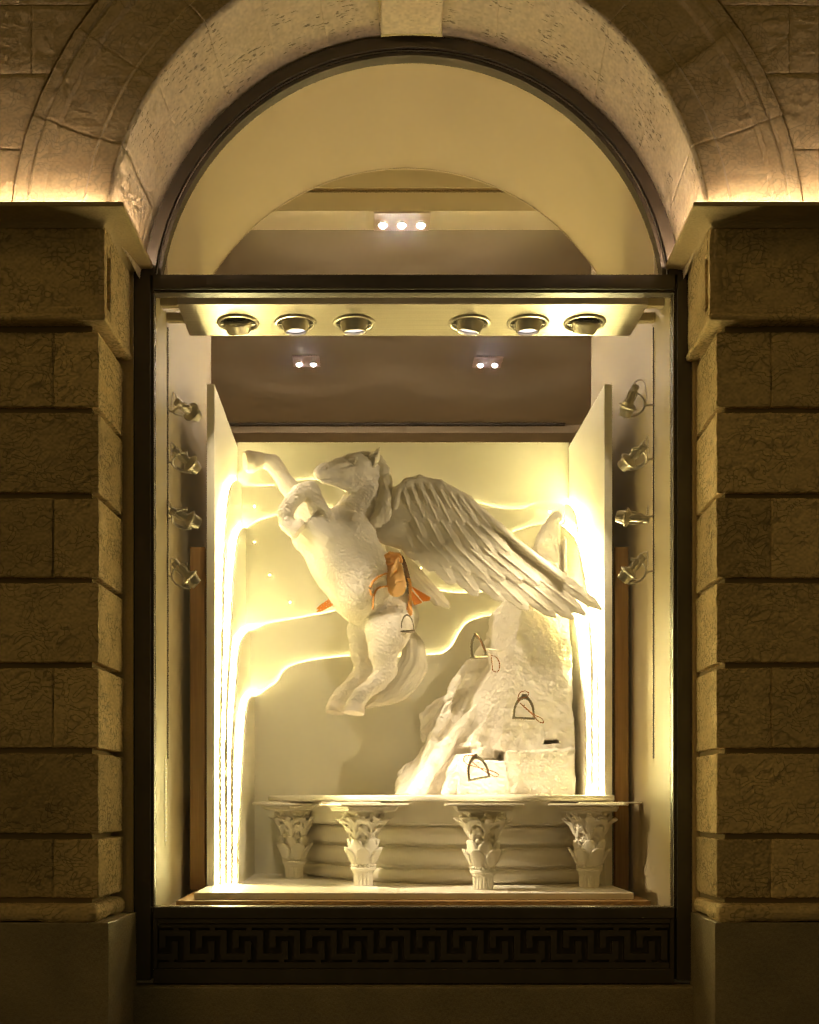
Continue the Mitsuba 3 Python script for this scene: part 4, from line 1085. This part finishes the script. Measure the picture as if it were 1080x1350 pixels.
# clear stand of the first stirrup: a bent acrylic sheet on a rod
c = P(624, 855, 6.99)
add('stand', cat([sheet(c[0] - .055, c[0] + .06, c[2] - .068, c[2] + .08, c[1]), trimesh.Trimesh([[c[0] - .055, c[1], c[2] - .068], [c[0] + .06, c[1], c[2] - .068], [c[0] + .06, c[1] - .11, c[2] - .06], [c[0] - .055, c[1] - .11, c[2] - .06]], [[0, 1, 2], [0, 2, 3]], process=False)]), 'mat_acrylic', k1, label='clear acrylic stand')
add('rod', cat([tube([P(640, 855, 6.98), P(660, 858, 7.12)], .004, 8), tube([P(645, 860, 6.93), P(640, 855, 6.985)], .003, 8)]), 'mat_white', k1)
for k, px, py, d in ((k2, 691, 930, 6.93), (k3, 630, 1005, 6.90)):
    add('peg', tube([P(px, py, d), P(px + 1, py, 7.16)], .004, 8), 'mat_silver', k)
    c = P(px, py + 6, d + .014)
    add('plate', sheet(c[0] - .045, c[0] + .045, c[2] - .06, c[2] + .03, c[1]), 'mat_acrylic', k, label='clear acrylic plate')
# ================================================================== THE WINGED HORSE
hs = thing('winged_horse_statue', 'white plaster winged horse statue rearing in the middle of the window', 'statue')
S = 7.2 / FL                                     # metres per pixel of the photograph at the horse
YN = np.array([0, 1.0, 0])
H = Clay()
def n(px, py, d, r): return (P(px, py, d), r * S)
# trunk
H.cone(*[P(455, 733, 7.26), P(484, 775, 7.30)], 48 * S, 48 * S, .05, (YN, 1.10))
H.cone(P(428, 712, 7.20), P(455, 738, 7.26), 34 * S, 46 * S, .06)
H.cone(P(484, 775, 7.30), P(514, 815, 7.34), 46 * S, 36 * S, .06, (YN, 1.1))
H.cone(P(404, 710, 7.30), P(432, 722, 7.30), 19 * S, 30 * S, .05)          # the far breast
H.cone(P(425, 700, 7.16), P(432, 712, 7.17), 21 * S, 26 * S, .05)
# neck
H.cone(P(468, 695, 7.22), P(484, 655, 7.18), 40 * S, 25 * S, .07, (YN, 1.15))
H.cone(P(484, 655, 7.18), P(488, 620, 7.14), 25 * S, 19 * S, .05, (YN, 1.25))
H.cone(P(503, 640, 7.20), P(505, 668, 7.22), 10 * S, 14 * S, .05)
H.cone(P(446, 690, 7.08), P(456, 706, 7.07), 20 * S, 24 * S, .05)          # near shoulder
H.cone(P(440, 716, 7.06), P(452, 736, 7.08), 22 * S, 26 * S, .06)
H.cone(P(470, 712, 7.05), P(486, 745, 7.07), 26 * S, 24 * S, .06)
H.cone(P(444, 728, 7.13), P(474, 775, 7.13), 34 * S, 34 * S, .06)          # belly swell
H.cone(P(462, 730, 7.11), P(482, 765, 7.11), 30 * S, 30 * S, .06)
# head
HQ = (YN, 1.30)
H.cone(P(477, 619, 7.12), P(471, 628, 7.10), 18 * S, 18 * S, .03, HQ)
H.cone(P(472, 619, 7.09), P(448, 620, 7.05), 19.5 * S, 15 * S, .03, HQ)
H.cone(P(448, 620, 7.05), P(428, 622.5, 7.02), 15 * S, 10 * S, .025, HQ)
H.cone(P(428, 621, 7.02), P(423, 624, 7.01), 10.5 * S, 9.5 * S, .02, HQ)
H.cone(P(426, 634, 7.015), P(438, 634, 7.03), 4.0 * S, 5 * S, .012, HQ)    # lower lip and jaw
H.cone(P(438, 634, 7.03), P(462, 640, 7.07), 5 * S, 9 * S, .02, HQ)
H.cone(P(458, 603, 7.05), P(474, 602, 7.07), 4.5 * S, 6 * S, .02)          # brow
H.cone(P(461, 606, 7.008), P(470, 604, 7.010), 2.2 * S, 2.4 * S, .008)
H.cone(P(440, 615, 7.005), P(456, 611, 7.01), 2.0 * S, 2.4 * S, .012)      # cheek ridge
H.cone(P(427, 616, 6.985), P(432, 613.5, 6.985), 3.2 * S, 2.6 * S, .012)   # nostril wing
# near foreleg, folded
H.cone(P(460, 703, 7.04), P(434, 706, 7.00), 26 * S, 17 * S, .05)
H.chain([n(434, 706, 7.00, 15), n(424, 680, 6.97, 12.5), n(410, 648, 6.93, 11)], .025)
H.chain([n(409, 646, 6.93, 11.5), n(397, 649, 6.92, 10.8), n(384, 662, 6.92, 9.2), n(377, 674, 6.93, 9.8)], .02)
H.chain([n(377, 675, 6.93, 9.6), n(377, 689, 6.935, 8.6)], .02)
H.cone(P(379, 691, 6.94), P(391, 701, 6.945), 9.5 * S, 10 * S, .015)
H.cone(P(386, 696, 6.945), P(396, 690, 6.935), 9.5 * S, 6.5 * S, .012)
# far foreleg, raised
H.chain([n(426, 695, 7.34, 24), n(402, 672, 7.36, 15), n(392, 655, 7.36, 12)], .04)
H.chain([n(392, 655, 7.36, 13), n(380, 641, 7.36, 11.5), n(367, 621, 7.36, 10.2), n(360, 611, 7.36, 11.2)], .02)
H.chain([n(360, 611, 7.36, 11), n(350, 608, 7.35, 10)], .02)
H.cone(P(344, 606, 7.34), P(331, 608, 7.32), 9.5 * S, 14.5 * S, .01)
# hind legs
H.cone(P(514, 815, 7.32), P(511, 836, 7.20), 36 * S, 26 * S, .05, (YN, 1.15))
H.chain([n(508, 836, 7.18, 25.5), n(505, 860, 7.16, 17), n(509, 884, 7.17, 14)], .04)
H.chain([n(509, 882, 7.17, 14), n(498, 899, 7.15, 11.5), n(476, 917, 7.11, 10)], .025)
H.chain([n(476, 917, 7.11, 10.5), n(470, 927, 7.10, 11)], .02)
H.cone(P(469, 927, 7.10), P(467, 937, 7.09), 11 * S, 13.5 * S, .012)
H.cone(P(497, 815, 7.42), P(477, 832, 7.40), 26 * S, 17 * S, .05)
H.chain([n(475, 832, 7.40, 16.5), n(476, 860, 7.40, 13), n(481, 882, 7.42, 13)], .04)
H.chain([n(481, 882, 7.42, 13), n(468, 900, 7.40, 11), n(452, 914, 7.37, 9.5)], .025)
H.chain([n(452, 914, 7.37, 10), n(446, 924, 7.36, 10.5)], .02)
H.cone(P(445, 924, 7.36), P(442, 935, 7.35), 10.5 * S, 12.5 * S, .012)
# muscles
H.cone(P(528, 812, 7.20), P(520, 838, 7.13), 18 * S, 16 * S, .06)
ZCUT = {}
body = H.build(.0085, 3)
# flat soles: the hooves end in a plane
def clip(m, o, nrm):
    o, nrm = np.asarray(o, float), np.asarray(nrm, float) / np.linalg.norm(nrm)
    v = np.array(m.vertices); s = (v - o) @ nrm
    r = np.linalg.norm(v - o, axis=1)
    k = (s > 0) & (r < .16)
    v[k] -= s[k, None] * nrm
    m.vertices = v
clip(body, P(467, 940, 7.09), [-.12, -.15, -1]); clip(body, P(442, 939.5, 7.35), [-.12, -.15, -1])
clip(body, P(322.5, 610, 7.32), [-1, -.35, -.12])
clip(body, P(398, 697, 6.945), [.75, -.1, -.66])
body = body.subdivide()
relax(body, 2)
def project(v):
    d = v[:, 1] - CAMY
    return VX + v[:, 0] * FL / d, VY - (v[:, 2] - EYE) * FL / d, d
bpx, bpy, bd = project(np.array(body.vertices))
def surf(x, y, r=1.6):
    """Depth of the statue's skin where the photograph shows (x, y)."""
    m = (np.abs(bpx - x) < r) & (np.abs(bpy - y) < r)
    return bd[m].min() if m.any() else 7.15
def press(x, y, rx, ry, depth, ang=0.0):
    global bd
    v = np.array(body.vertices)
    px, py, d = project(v)
    c, s_ = math.cos(ang), math.sin(ang)
    u, w = ((px - x) * c + (py - y) * s_) / rx, (-(px - x) * s_ + (py - y) * c) / ry
    m = (d < surf(x, y) + .05)
    v[:, 1] += np.where(m, depth * np.exp(-(u * u + w * w) * 1.5), 0)
    body.vertices = v
press(466.3, 609.0, 5.8, 3.6, .017, .1)           # eye socket
press(430.0, 616.5, 3.0, 2.0, .020, -.5)          # nostril
press(429.0, 631.0, 11, 1.4, .014, -.12)           # mouth
press(446, 628, 10, 5, .011, .2)
press(455, 614.5, 9, 2.4, .011, -.12)
press(440, 610, 10, 3.0, .006, -.45)
press(452, 643, 10, 3.5, .008, .25)
press(467, 640, 4, 9, .008, .5)                   # hollow of the cheek
v = np.array(body.vertices)
sm_ = np.clip((v[:, 2] - P(0, 650, 7.1)[2]) / .1, 0, 1) * np.clip((P(500, 0, 7.1)[0] - v[:, 0]) / .05, 0, 1)
grain = (meshkit.noise(v * 92, 1) - .5) * .0090 + (meshkit.fbm(v * 24, 2, 3) - .5) * .002
body.vertices = v + body.vertex_normals * (grain * (1 - .6 * sm_))[:, None]
add('body', body, 'mat_horse', hs, smooth=True)
# hoof walls: a slightly raised shell on each foot
def hoof(c0, c1, r0, r1, cut_o, cut_n):
    q = Clay(); q.cone(c0, c1, r0, r1, .005)
    m = q.build(.005, 2); clip(m, cut_o, cut_n)
    add('hoof', m, 'mat_hoof', hs, smooth=True)
hoof(P(468, 932, 7.095), P(467, 937, 7.085), 12.6 * S, 14.2 * S, P(467, 941, 7.09), [-.12, -.15, -1])
hoof(P(443.5, 930, 7.355), P(442, 935, 7.345), 11.6 * S, 13.2 * S, P(442, 940.5, 7.35), [-.12, -.15, -1])
hoof(P(340, 607, 7.335), P(331, 608.5, 7.315), 11.6 * S, 15.2 * S, P(321.5, 610, 7.32), [-1, -.35, -.12])
hoof(P(385, 697, 6.94), P(394, 696, 6.935), 9.8 * S, 8.8 * S, P(399, 697, 6.945), [.75, -.1, -.66])
# eye with lids
ed = surf(466.3, 608.6) + .006
e = Clay(); e.cone(P(466.2, 608.6, ed), P(466.6, 608.5, ed), 2.9 * S, 2.9 * S, .004)
add('eye', e.build(.0022, 2), 'mat_plume', hs, smooth=True)
el = Clay(); el.chain([n(461.5, 609.5, ed - .004, .8), n(464.5, 606.6, ed - .009, 1.0), n(468.5, 606.2, ed - .009, 1.0), n(471.5, 608.4, ed - .003, .8)], .003)
el.chain([n(461.5, 609.7, ed - .004, .6), n(466, 611.4, ed - .008, .7), n(471.5, 608.8, ed - .003, .6)], .003)
add('eyelid', el.build(.0022, 2), 'mat_plume', hs, smooth=True)
# ears
def ear(base, mid, tip, r):
    q = Clay()
    q.cone(base, mid, r * S, r * 1.05 * S, .012); q.cone(mid, tip, r * 1.05 * S, .8 * S, .012)
    q.cone(base + [-.004, -.030, .012], tip + [-.01, -.022, -.02], r * .75 * S, .5 * S, .008, None, -1)
    add('ear', q.build(.0032, 2), 'mat_plume', hs, smooth=True)
ear(P(489, 614, 7.08), P(493.5, 603, 7.06), P(500.8, 589.5, 7.06), 6.2)
ear(P(477, 604, 7.16), P(477, 600, 7.17), P(475, 597, 7.17), 3.4)
# mane: locks hanging from the crest on the near side
mn = Clay()
r2_ = np.random.default_rng(4)
crest = spline(np.array([P(494, 606, 7.11), P(502, 624, 7.12), P(504, 648, 7.11), P(501, 670, 7.09), P(492, 688, 7.07)]), 30)
tips = spline(np.array([P(499, 602, 7.12), P(511, 621, 7.12), P(517, 648, 7.09), P(514, 676, 7.06), P(494, 694, 7.05)]), 30)
for i in range(30):
    a, b = crest[i], tips[i] + r2_.normal(0, .004, 3)
    mid = (a + b) / 2 + np.array([0, -.018, .010])
    pts = spline(np.array([a, mid, b + np.array([0, 0, -.012])]), 6)
    rr = np.array([8.0, 7.2, 6.2, 5.2, 4.2, 3.0]) * S * (.85 + .3 * r2_.random())
    mn.chain([(p, r) for p, r in zip(pts, rr * (1 - .35 * (i / 29) ** 3))], .006, (YN, 1.9))
mm = mn.build(.0052, 1)
v = np.array(mm.vertices)
mm.vertices = v + mm.vertex_normals * ((meshkit.fbm(v * np.array([90, 40, 28]), 2, 6) - .5) * .008)[:, None]
add('mane', mm, 'mat_plume', hs, smooth=True)
fk = Clay()
for i in range(4): fk.chain([(p, r) for p, r in zip(spline(np.array([P(490, 602, 7.10), P(482 - i * 2, 599 - i * .5, 7.07), P(476 - 2 * i, 600 + i, 7.055)]), 5), np.array([4, 3.6, 3, 2.2, 1]) * S)], .006)
add('forelock', fk.build(.004, 1), 'mat_plume', hs, smooth=True)
# tail: many long strands
tl = Clay()
path = np.array([P(536, 826, 7.26), P(546, 846, 7.26), P(547, 870, 7.24), P(537, 891, 7.22), P(520, 913, 7.20), P(497, 925, 7.19), P(480, 933, 7.18)])
wid = np.array([7, 15, 17, 16, 13, 8, 2]) * S
for i in range(19):
    u = (i - 9) / 9.5
    ph = r2_.uniform(0, 6)
    off = np.stack([wid * u * .88, -np.cos(u * 1.5) * wid * .42 + .004 * np.sin(np.arange(7) + ph), wid * u * .62], 1)
    pts = spline(path + off * np.array([1, 1, -1]) * 1.0, 22)
    L = np.linspace(0, 1, 22)
    rr = (3.1 * S) * (np.sin(np.clip(L * .93 + .12, 0, 1) * math.pi) ** .5 * .75 + .25) * (1 if i % 2 else .86) * np.where(L > .85, (1.02 - L) / .17, 1)
    tl.chain([(p, max(r, .002)) for p, r in zip(pts, rr)], .0022)
for a, b in zip(path[:-2], path[1:-1]): tl.cone(a, b, 5.5 * S, 5.5 * S, .006)
tm = tl.build(.0040, 1)
add('tail', tm, 'mat_plume', hs, smooth=True)

# ------------------------------------------------------------------ the wings, as relief over overlapping feathers
def wing_depth(px, py): return 7.10 - (px - 515) / 278 * .20 - .035 * np.sin(np.clip((px - 510) / 285, 0, 1) * math.pi)
def feather(C, root, tip, w, lift, blunt=False):
    """A blade from root to tip (pixels of the photograph), widest past the middle."""
    a, b = np.array(root, float), np.array(tip, float)
    for t0, t1, r0, r1 in (((0, .35, .7, .95), (.35, .75, .95, 1.0), (.75, .90, 1.0, .86)) if blunt else ((0, .35, .65, .95), (.35, .75, .95, .95), (.75, .93, .95, .66), (.93, 1, .66, .26))):
        p0, p1 = a + (b - a) * t0, a + (b - a) * t1
        C.cone(np.array([p0[0] * S, lift * (1 - .25 * t0), -p0[1] * S]), np.array([p1[0] * S, lift * (1 - .25 * t1), -p1[1] * S]), w * S * r0, w * S * r1, .009, (YN, w * S / .0085))
    # shaft
    C.cone(np.array([(a[0] + (b[0] - a[0]) * .25) * S, lift - .009, -(a[1] + (b[1] - a[1]) * .25) * S]), np.array([(a[0] + (b[0] - a[0]) * .93) * S, lift * .8 - .009, -(a[1] + (b[1] - a[1]) * .93) * S]), 1.5 * S, .7 * S, .006)
W = Clay()
prim = [((628, 683), (792.5, 802.5), 11), ((612, 688), (770, 809), 11.5), ((602, 692), (755, 815), 11.5), ((594, 697), (732, 812.5), 12), ((586, 700), (697, 804), 12), ((578, 703), (663, 791), 12), ((568, 705), (629, 783.5), 12), ((556, 705), (597, 768), 12), ((545, 704), (570, 749), 12), ((533, 700), (548, 734), 12)]
for i, (a, b, w) in enumerate(prim): feather(W, a, b, w, .010 - .0012 * i)
rowC = [((640, 715), (712, 772), 8.5), ((622, 712), (690, 768), 9), ((605, 712), (665, 765), 9.5), ((590, 710), (643, 763), 9.5), ((573, 708), (618, 757), 9.5), ((558, 706), (594, 745), 9.5), ((543, 702), (568, 730), 9)]
for i, (a, b, w) in enumerate(rowC): feather(W, a, b, w, -.006 - .0007 * i, True)
rowB = [((622, 682), (672, 732), 8.5), ((605, 678), (650, 730), 8.5), ((590, 676), (627, 728), 8.5), ((574, 676), (604, 725), 8.5), ((558, 676), (581, 719), 8.5), ((542, 676), (558, 711), 8.5)]
for i, (a, b, w) in enumerate(rowB): feather(W, a, b, w, -.014 - .0007 * i, True)
rowA = [((610, 655), (648, 699), 6.5), ((596, 649), (631, 696), 6.5), ((582, 645), (613, 693), 6.5), ((568, 643), (594, 691), 6.5), ((555, 642), (577, 689), 6.5), ((542, 643), (559, 686), 6.5), ((530, 648), (543, 683), 6.5)]
for i, (a, b, w) in enumerate(rowA): feather(W, a, b, w, -.022 - .0007 * i, True)
rowZ = [((600, 650), (622, 678), 5), ((588, 645), (608, 675), 5), ((576, 642), (594, 673), 5), ((564, 641), (579, 671), 5), ((552, 641), (564, 669), 5), ((541, 643), (550, 667), 5), ((531, 647), (537, 667), 5)]
for i, (a, b, w) in enumerate(rowZ): feather(W, a, b, w, -.030 - .0006 * i, True)
def wc(px, py, w): return np.array([px * S, w, -py * S])
lead = [(519, 668, 6.0), (524, 648, 6), (537, 636, 5.4), (553, 632, 5), (580, 638, 4.8), (618, 659, 4.6), (658, 695, 4.4), (700, 730, 4), (742, 764, 3.2)]
for a, b in zip(lead[:-1], lead[1:]): W.cone(wc(a[0], a[1] + 1, -.022), wc(b[0], b[1] + 1, -.022), a[2] * S, b[2] * S, .02, (YN, 1.25))
W.cone(wc(522, 690, .0), wc(560, 690, .0), 26 * S, 24 * S, .02, (YN, 10.0))
W.cone(wc(570, 700, -.009), wc(640, 722, -.006), 24 * S, 18 * S, .01, (YN, 14))
W.cone(wc(560, 685, .0), wc(610, 695, .0), 26 * S, 22 * S, .02, (YN, 9.0))
W.cone(wc(524, 678, -.012), wc(545, 655, -.012), 15 * S, 12 * S, .02, (YN, 5))
W.cone(wc(548, 650, -.012), wc(590, 660, -.012), 11 * S, 9 * S, .02, (YN, 5))
W.cone(wc(590, 660, -.010), wc(650, 705, -.010), 9 * S, 8 * S, .02, (YN, 5))
W.cone(wc(650, 712, -.001), wc(722, 765, .001), 10 * S, 6 * S, .01, (YN, 6))
W.cone(wc(530, 664, -.0225), wc(608, 674, -.020), 24 * S, 20 * S, .01, (YN, 14))
W.cone(wc(515, 700, .005), wc(535, 712, .005), 20 * S, 14 * S, .02, (YN, 3.0))
def to_world(m, depth):
    v = np.array(m.vertices)
    px, py = v[:, 0] / S, -v[:, 2] / S
    d = depth(px, py)
    w = np.stack([(px - VX) * d / FL, d + CAMY + v[:, 1], EYE + (VY - py) * d / FL], 1)
    m = trimesh.Trimesh(w, m.faces, process=False)
    return m
wm = to_world(W.build(.0042, 1), wing_depth)
v = np.array(wm.vertices)
wm.vertices = v + wm.vertex_normals * ((meshkit.fbm(v * np.array([40, 40, 55]), 3, 3) - .5) * .004)[:, None]
add('wing', wm, 'mat_plume', hs, smooth=True, label='near wing spread to the right with rows of feathers')
W2 = Clay()
for i, (a, b, w) in enumerate([((520, 728), (592, 801), 8), ((525, 735), (580, 798), 8), ((530, 728), (594, 802), 5), ((528, 745), (566, 789), 8)]): feather(W2, a, b, w, .004 * i)
W2.cone(wc(505, 735, 0), wc(540, 755, 0), 18 * S, 12 * S, .02, (YN, 3))
add('wing', to_world(W2.build(.0045, 1), lambda px, py: 7.46 + 0 * px), 'mat_plume', hs, smooth=True, label='far wing, only its tip in view below the near wing')
# thin wires that carry the statue
wr = [tube([P(520, 700, 7.3), P(520, 700, 7.3) + [0, 0, 2.2]], .0008, 6)]

# ------------------------------------------------------------------ the saddle
sd = thing('saddle', 'tan leather riding saddle with orange flap strapped to the white statue', 'saddle')
from scipy import ndimage
bpx, bpy, bd = project(np.array(body.vertices))
dmap = np.full((420, 300), 9.0)
ii, jj = np.clip((bpy - 560).astype(int), 0, 419), np.clip((bpx - 300).astype(int), 0, 299)
np.minimum.at(dmap, (ii, jj), bd)
ix = ndimage.distance_transform_edt(dmap > 8, return_distances=False, return_indices=True)
dsharp = ndimage.gaussian_filter(dmap[tuple(ix)], 1.5)
dmap = ndimage.gaussian_filter(dmap[tuple(ix)], 7.0)
def skin(px, py): return ndimage.map_coordinates(dmap, [np.asarray(py) - 560, np.asarray(px) - 300], order=1, mode='nearest')
def sharp(px, py): return ndimage.map_coordinates(dsharp, [np.asarray(py) - 560, np.asarray(px) - 300], order=1, mode='nearest')
def patch(pts, off, thick, puff, step=.006, tilt=(0, 0)):
    """A padded leather piece laid on the statue: outline in pixels, off metres proud of the skin (at most 3 cm hollow behind)."""
    d0 = 7.1
    pw_ = Polygon([P(x, y, d0)[[0, 2]] for x, y in pts]).buffer(0)
    c = np.array(pw_.centroid.coords[0])
    m = slab(pw_, 0.0, thick, lambda x, z, dist: puff * (1 - np.exp(-dist / .016)) + tilt[0] * (x - c[0]) + tilt[1] * (z - c[1]), step=step)
    v = np.array(m.vertices)
    px, py = VX + v[:, 0] * FL / d0, VY - (v[:, 2] - EYE) * FL / d0
    cpx, cpy = VX + c[0] * FL / d0, VY - (c[1] - EYE) * FL / d0
    s0 = float(skin([cpx], [cpy])[0])
    sk_ = s0 + np.clip(skin(px, py) - s0, -.03, .03)
    y = np.minimum(sk_, np.maximum(sharp(px, py), s0 - .08) + .008) - off + v[:, 1]
    m.vertices = np.stack([(px - VX) * y / FL, y + CAMY, EYE + (VY - py) * y / FL], 1)
    return m
def patch_flat(pts, d, thick, puff, step=.008, tilt=(0, 0)):
    """A padded leather piece: outline in pixels at depth d."""
    pw_ = Polygon([P(x, y, d)[[0, 2]] for x, y in pts]).buffer(0)
    c = np.array(pw_.centroid.coords[0])
    def hf(x, z, dist): return puff * (1 - np.exp(-dist / .02)) + tilt[0] * (x - c[0]) + tilt[1] * (z - c[1])
    m = slab(pw_, d + CAMY, thick, hf, step=step)
    return m
def blob(pts): return np.array(spline(np.array(pts + [pts[0]], float), 60))[:-1]
flap = blob([(520, 741), (514, 748), (510, 760), (511, 773), (516, 783), (522, 787.5), (529, 786), (534, 780), (535, 770), (533, 757), (530, 745), (526, 738)])
fl0 = float(np.min(sharp(np.array([512, 516, 520, 524, 528]), np.array([765] * 5)))) - .012
fc = Clay()
FQ = (YN, 2.6)
fc.cone(P(516, 747, fl0), P(520, 762, fl0), 6.5 * S, 10.5 * S, .01, FQ); fc.cone(P(520, 762, fl0), P(523, 775, fl0), 10.5 * S, 11.8 * S, .01, FQ); fc.cone(P(525, 748, fl0 + .01), P(528, 770, fl0 + .01), 6 * S, 8 * S, .012, FQ)
add('flap', fc.build(.0042, 2), 'mat_leather_light', sd, smooth=True, label='light tan saddle flap')
seat = blob([(507, 732), (505, 742), (508, 750), (514, 748), (522, 740), (528, 734), (524, 730), (514, 730)])
sc0 = Clay()
sc0.chain([n(505.5, 747, fl0 + .015, 2.6), n(507, 736, fl0 + .005, 4.2), n(515, 732, fl0, 4.6), n(525, 733, fl0 + .005, 4.0), n(529, 740, fl0 + .02, 2.6)], .008)
sc0.chain([n(508, 742, fl0 - .005, 3.4), n(516, 741, fl0 - .01, 4.0), n(523, 740, fl0, 3.0)], .008)
add('seat', sc0.build(.0042, 2), 'mat_leather', sd, smooth=True, label='rolled leather seat edge')
FD = fl0 - 11 * S / 2.6 + .004
roll = Clay()
roll.chain([n(525, 737, FD, 2.2), n(521, 748, FD - .007, 3.2), n(515, 757, FD, 2.4), n(512, 764, FD + .005, 1.4)], .01)
add('knee_roll', roll.build(.004, 2), 'mat_leather_light', sd, smooth=True)
roll2 = Clay(); roll2.chain([n(517, 771, FD, 1.3), n(524, 767, FD - .006, 1.8), n(532, 765, FD, 1.3)], .01)
add('knee_roll', roll2.build(.004, 2), 'mat_leather_light', sd, smooth=True)
dk = blob([(527, 732), (530, 742), (533, 755), (536, 770), (539, 783), (542, 780), (541, 765), (538, 750), (534, 738), (530, 732)])
add('panel', patch(dk, .016, .03, .006), 'mat_leather_dark', sd, smooth=40, label='dark underside panel of the saddle')
for o, (pts, lab) in enumerate([([(541, 772), (548, 776), (557, 781), (568, 788), (566, 792), (558, 793), (550, 784)], 'bright orange leather flap'), ([(541, 776), (549, 785), (557, 794), (553, 796), (546, 798), (542, 788)], None)]):
    add('rear_flap', patch(np.array(pts, float), .016 + .006 * o, .006, .006), 'mat_orange', sd, smooth=40, label=lab)
sl_ = blob([(536, 762), (539, 772), (539, 790), (535.5, 805), (536, 810), (540, 812.5), (544, 809), (543, 795), (543, 775), (540, 762)])
add('stirrup_leather', patch(sl_, .034, .010, .006), 'mat_leather', sd, smooth=40, label='stirrup strap')
for pts in ([(509.5, 756, 7.01), (500, 760, 7.0), (491, 768, 7.0), (488, 776, 7.005), (490, 784, 7.01)], [(510, 773, 7.01), (502, 774, 7.0), (495.5, 779, 7.0), (492.5, 788, 7.0), (491.8, 802, 7.02)]):
    sp_ = spline(np.array([q[:2] for q in pts], float), 14)
    pt = spline(np.array([P(x, y, float(min(skin([x], [y])[0], sharp([x], [y])[0])) - .008) for x, y in sp_]), 40)
    add('strap', tube(pt, .0095, 8, flat=.5), 'mat_leather', sd, smooth=True)
bt = tube(spline(np.array([P(486.5, 774, surf(488, 776) - .012), P(488.5, 776.5, surf(488, 776) - .018), P(490.5, 778, surf(488, 776) - .012)]), 8), .004, 8)
add('buckle', bt, 'mat_silver', sd, smooth=True)
for y_ in (0, 6.5):
    a_, b_ = (417, 803 + y_ * .6), (440, 788.5 + y_)
    q = np.array([(a_[0], a_[1]), (a_[0] + 4, a_[1] - 4.6), (b_[0] - 1, b_[1] - 2), (b_[0] + 6, b_[1] - 2), (b_[0] + 6, b_[1] + 1.6), (b_[0], b_[1] + 2.0), (a_[0] + 6, a_[1] - .6)])
    pg = Polygon([P(x, y, 7.34)[[0, 2]] for x, y in q]).buffer(0)
    for t in np.linspace(.25, .85, 5):
        c = P(a_[0] + (b_[0] - a_[0]) * t + .7, a_[1] + (b_[1] - a_[1]) * t - .6, 7.34)
        pg = pg.difference(Point(c[0], c[2]).buffer(.0028, 5))
    add('girth_tip', extrude_xz(pg, 7.34 + CAMY, 7.345 + CAMY), 'mat_orange', sd, label='orange girth strap end with punched holes')
a, b, e_ = stirrup_mesh(.074, .098, .0042)
R = trimesh.transformations.rotation_matrix(-.05, [0, 1, 0]); R[:3, 3] = P(537.6, 832.5, float(np.min(sharp([531, 535, 540, 545, 537, 537], [825, 825, 825, 825, 815, 832]))) - .022)
sk = add('stirrup', (lambda m: (m.apply_transform(R), m)[1])(a), 'mat_silver', sd, smooth=35)
add('tread', (lambda m: (m.apply_transform(R), m)[1])(b), 'mat_silver', sk)
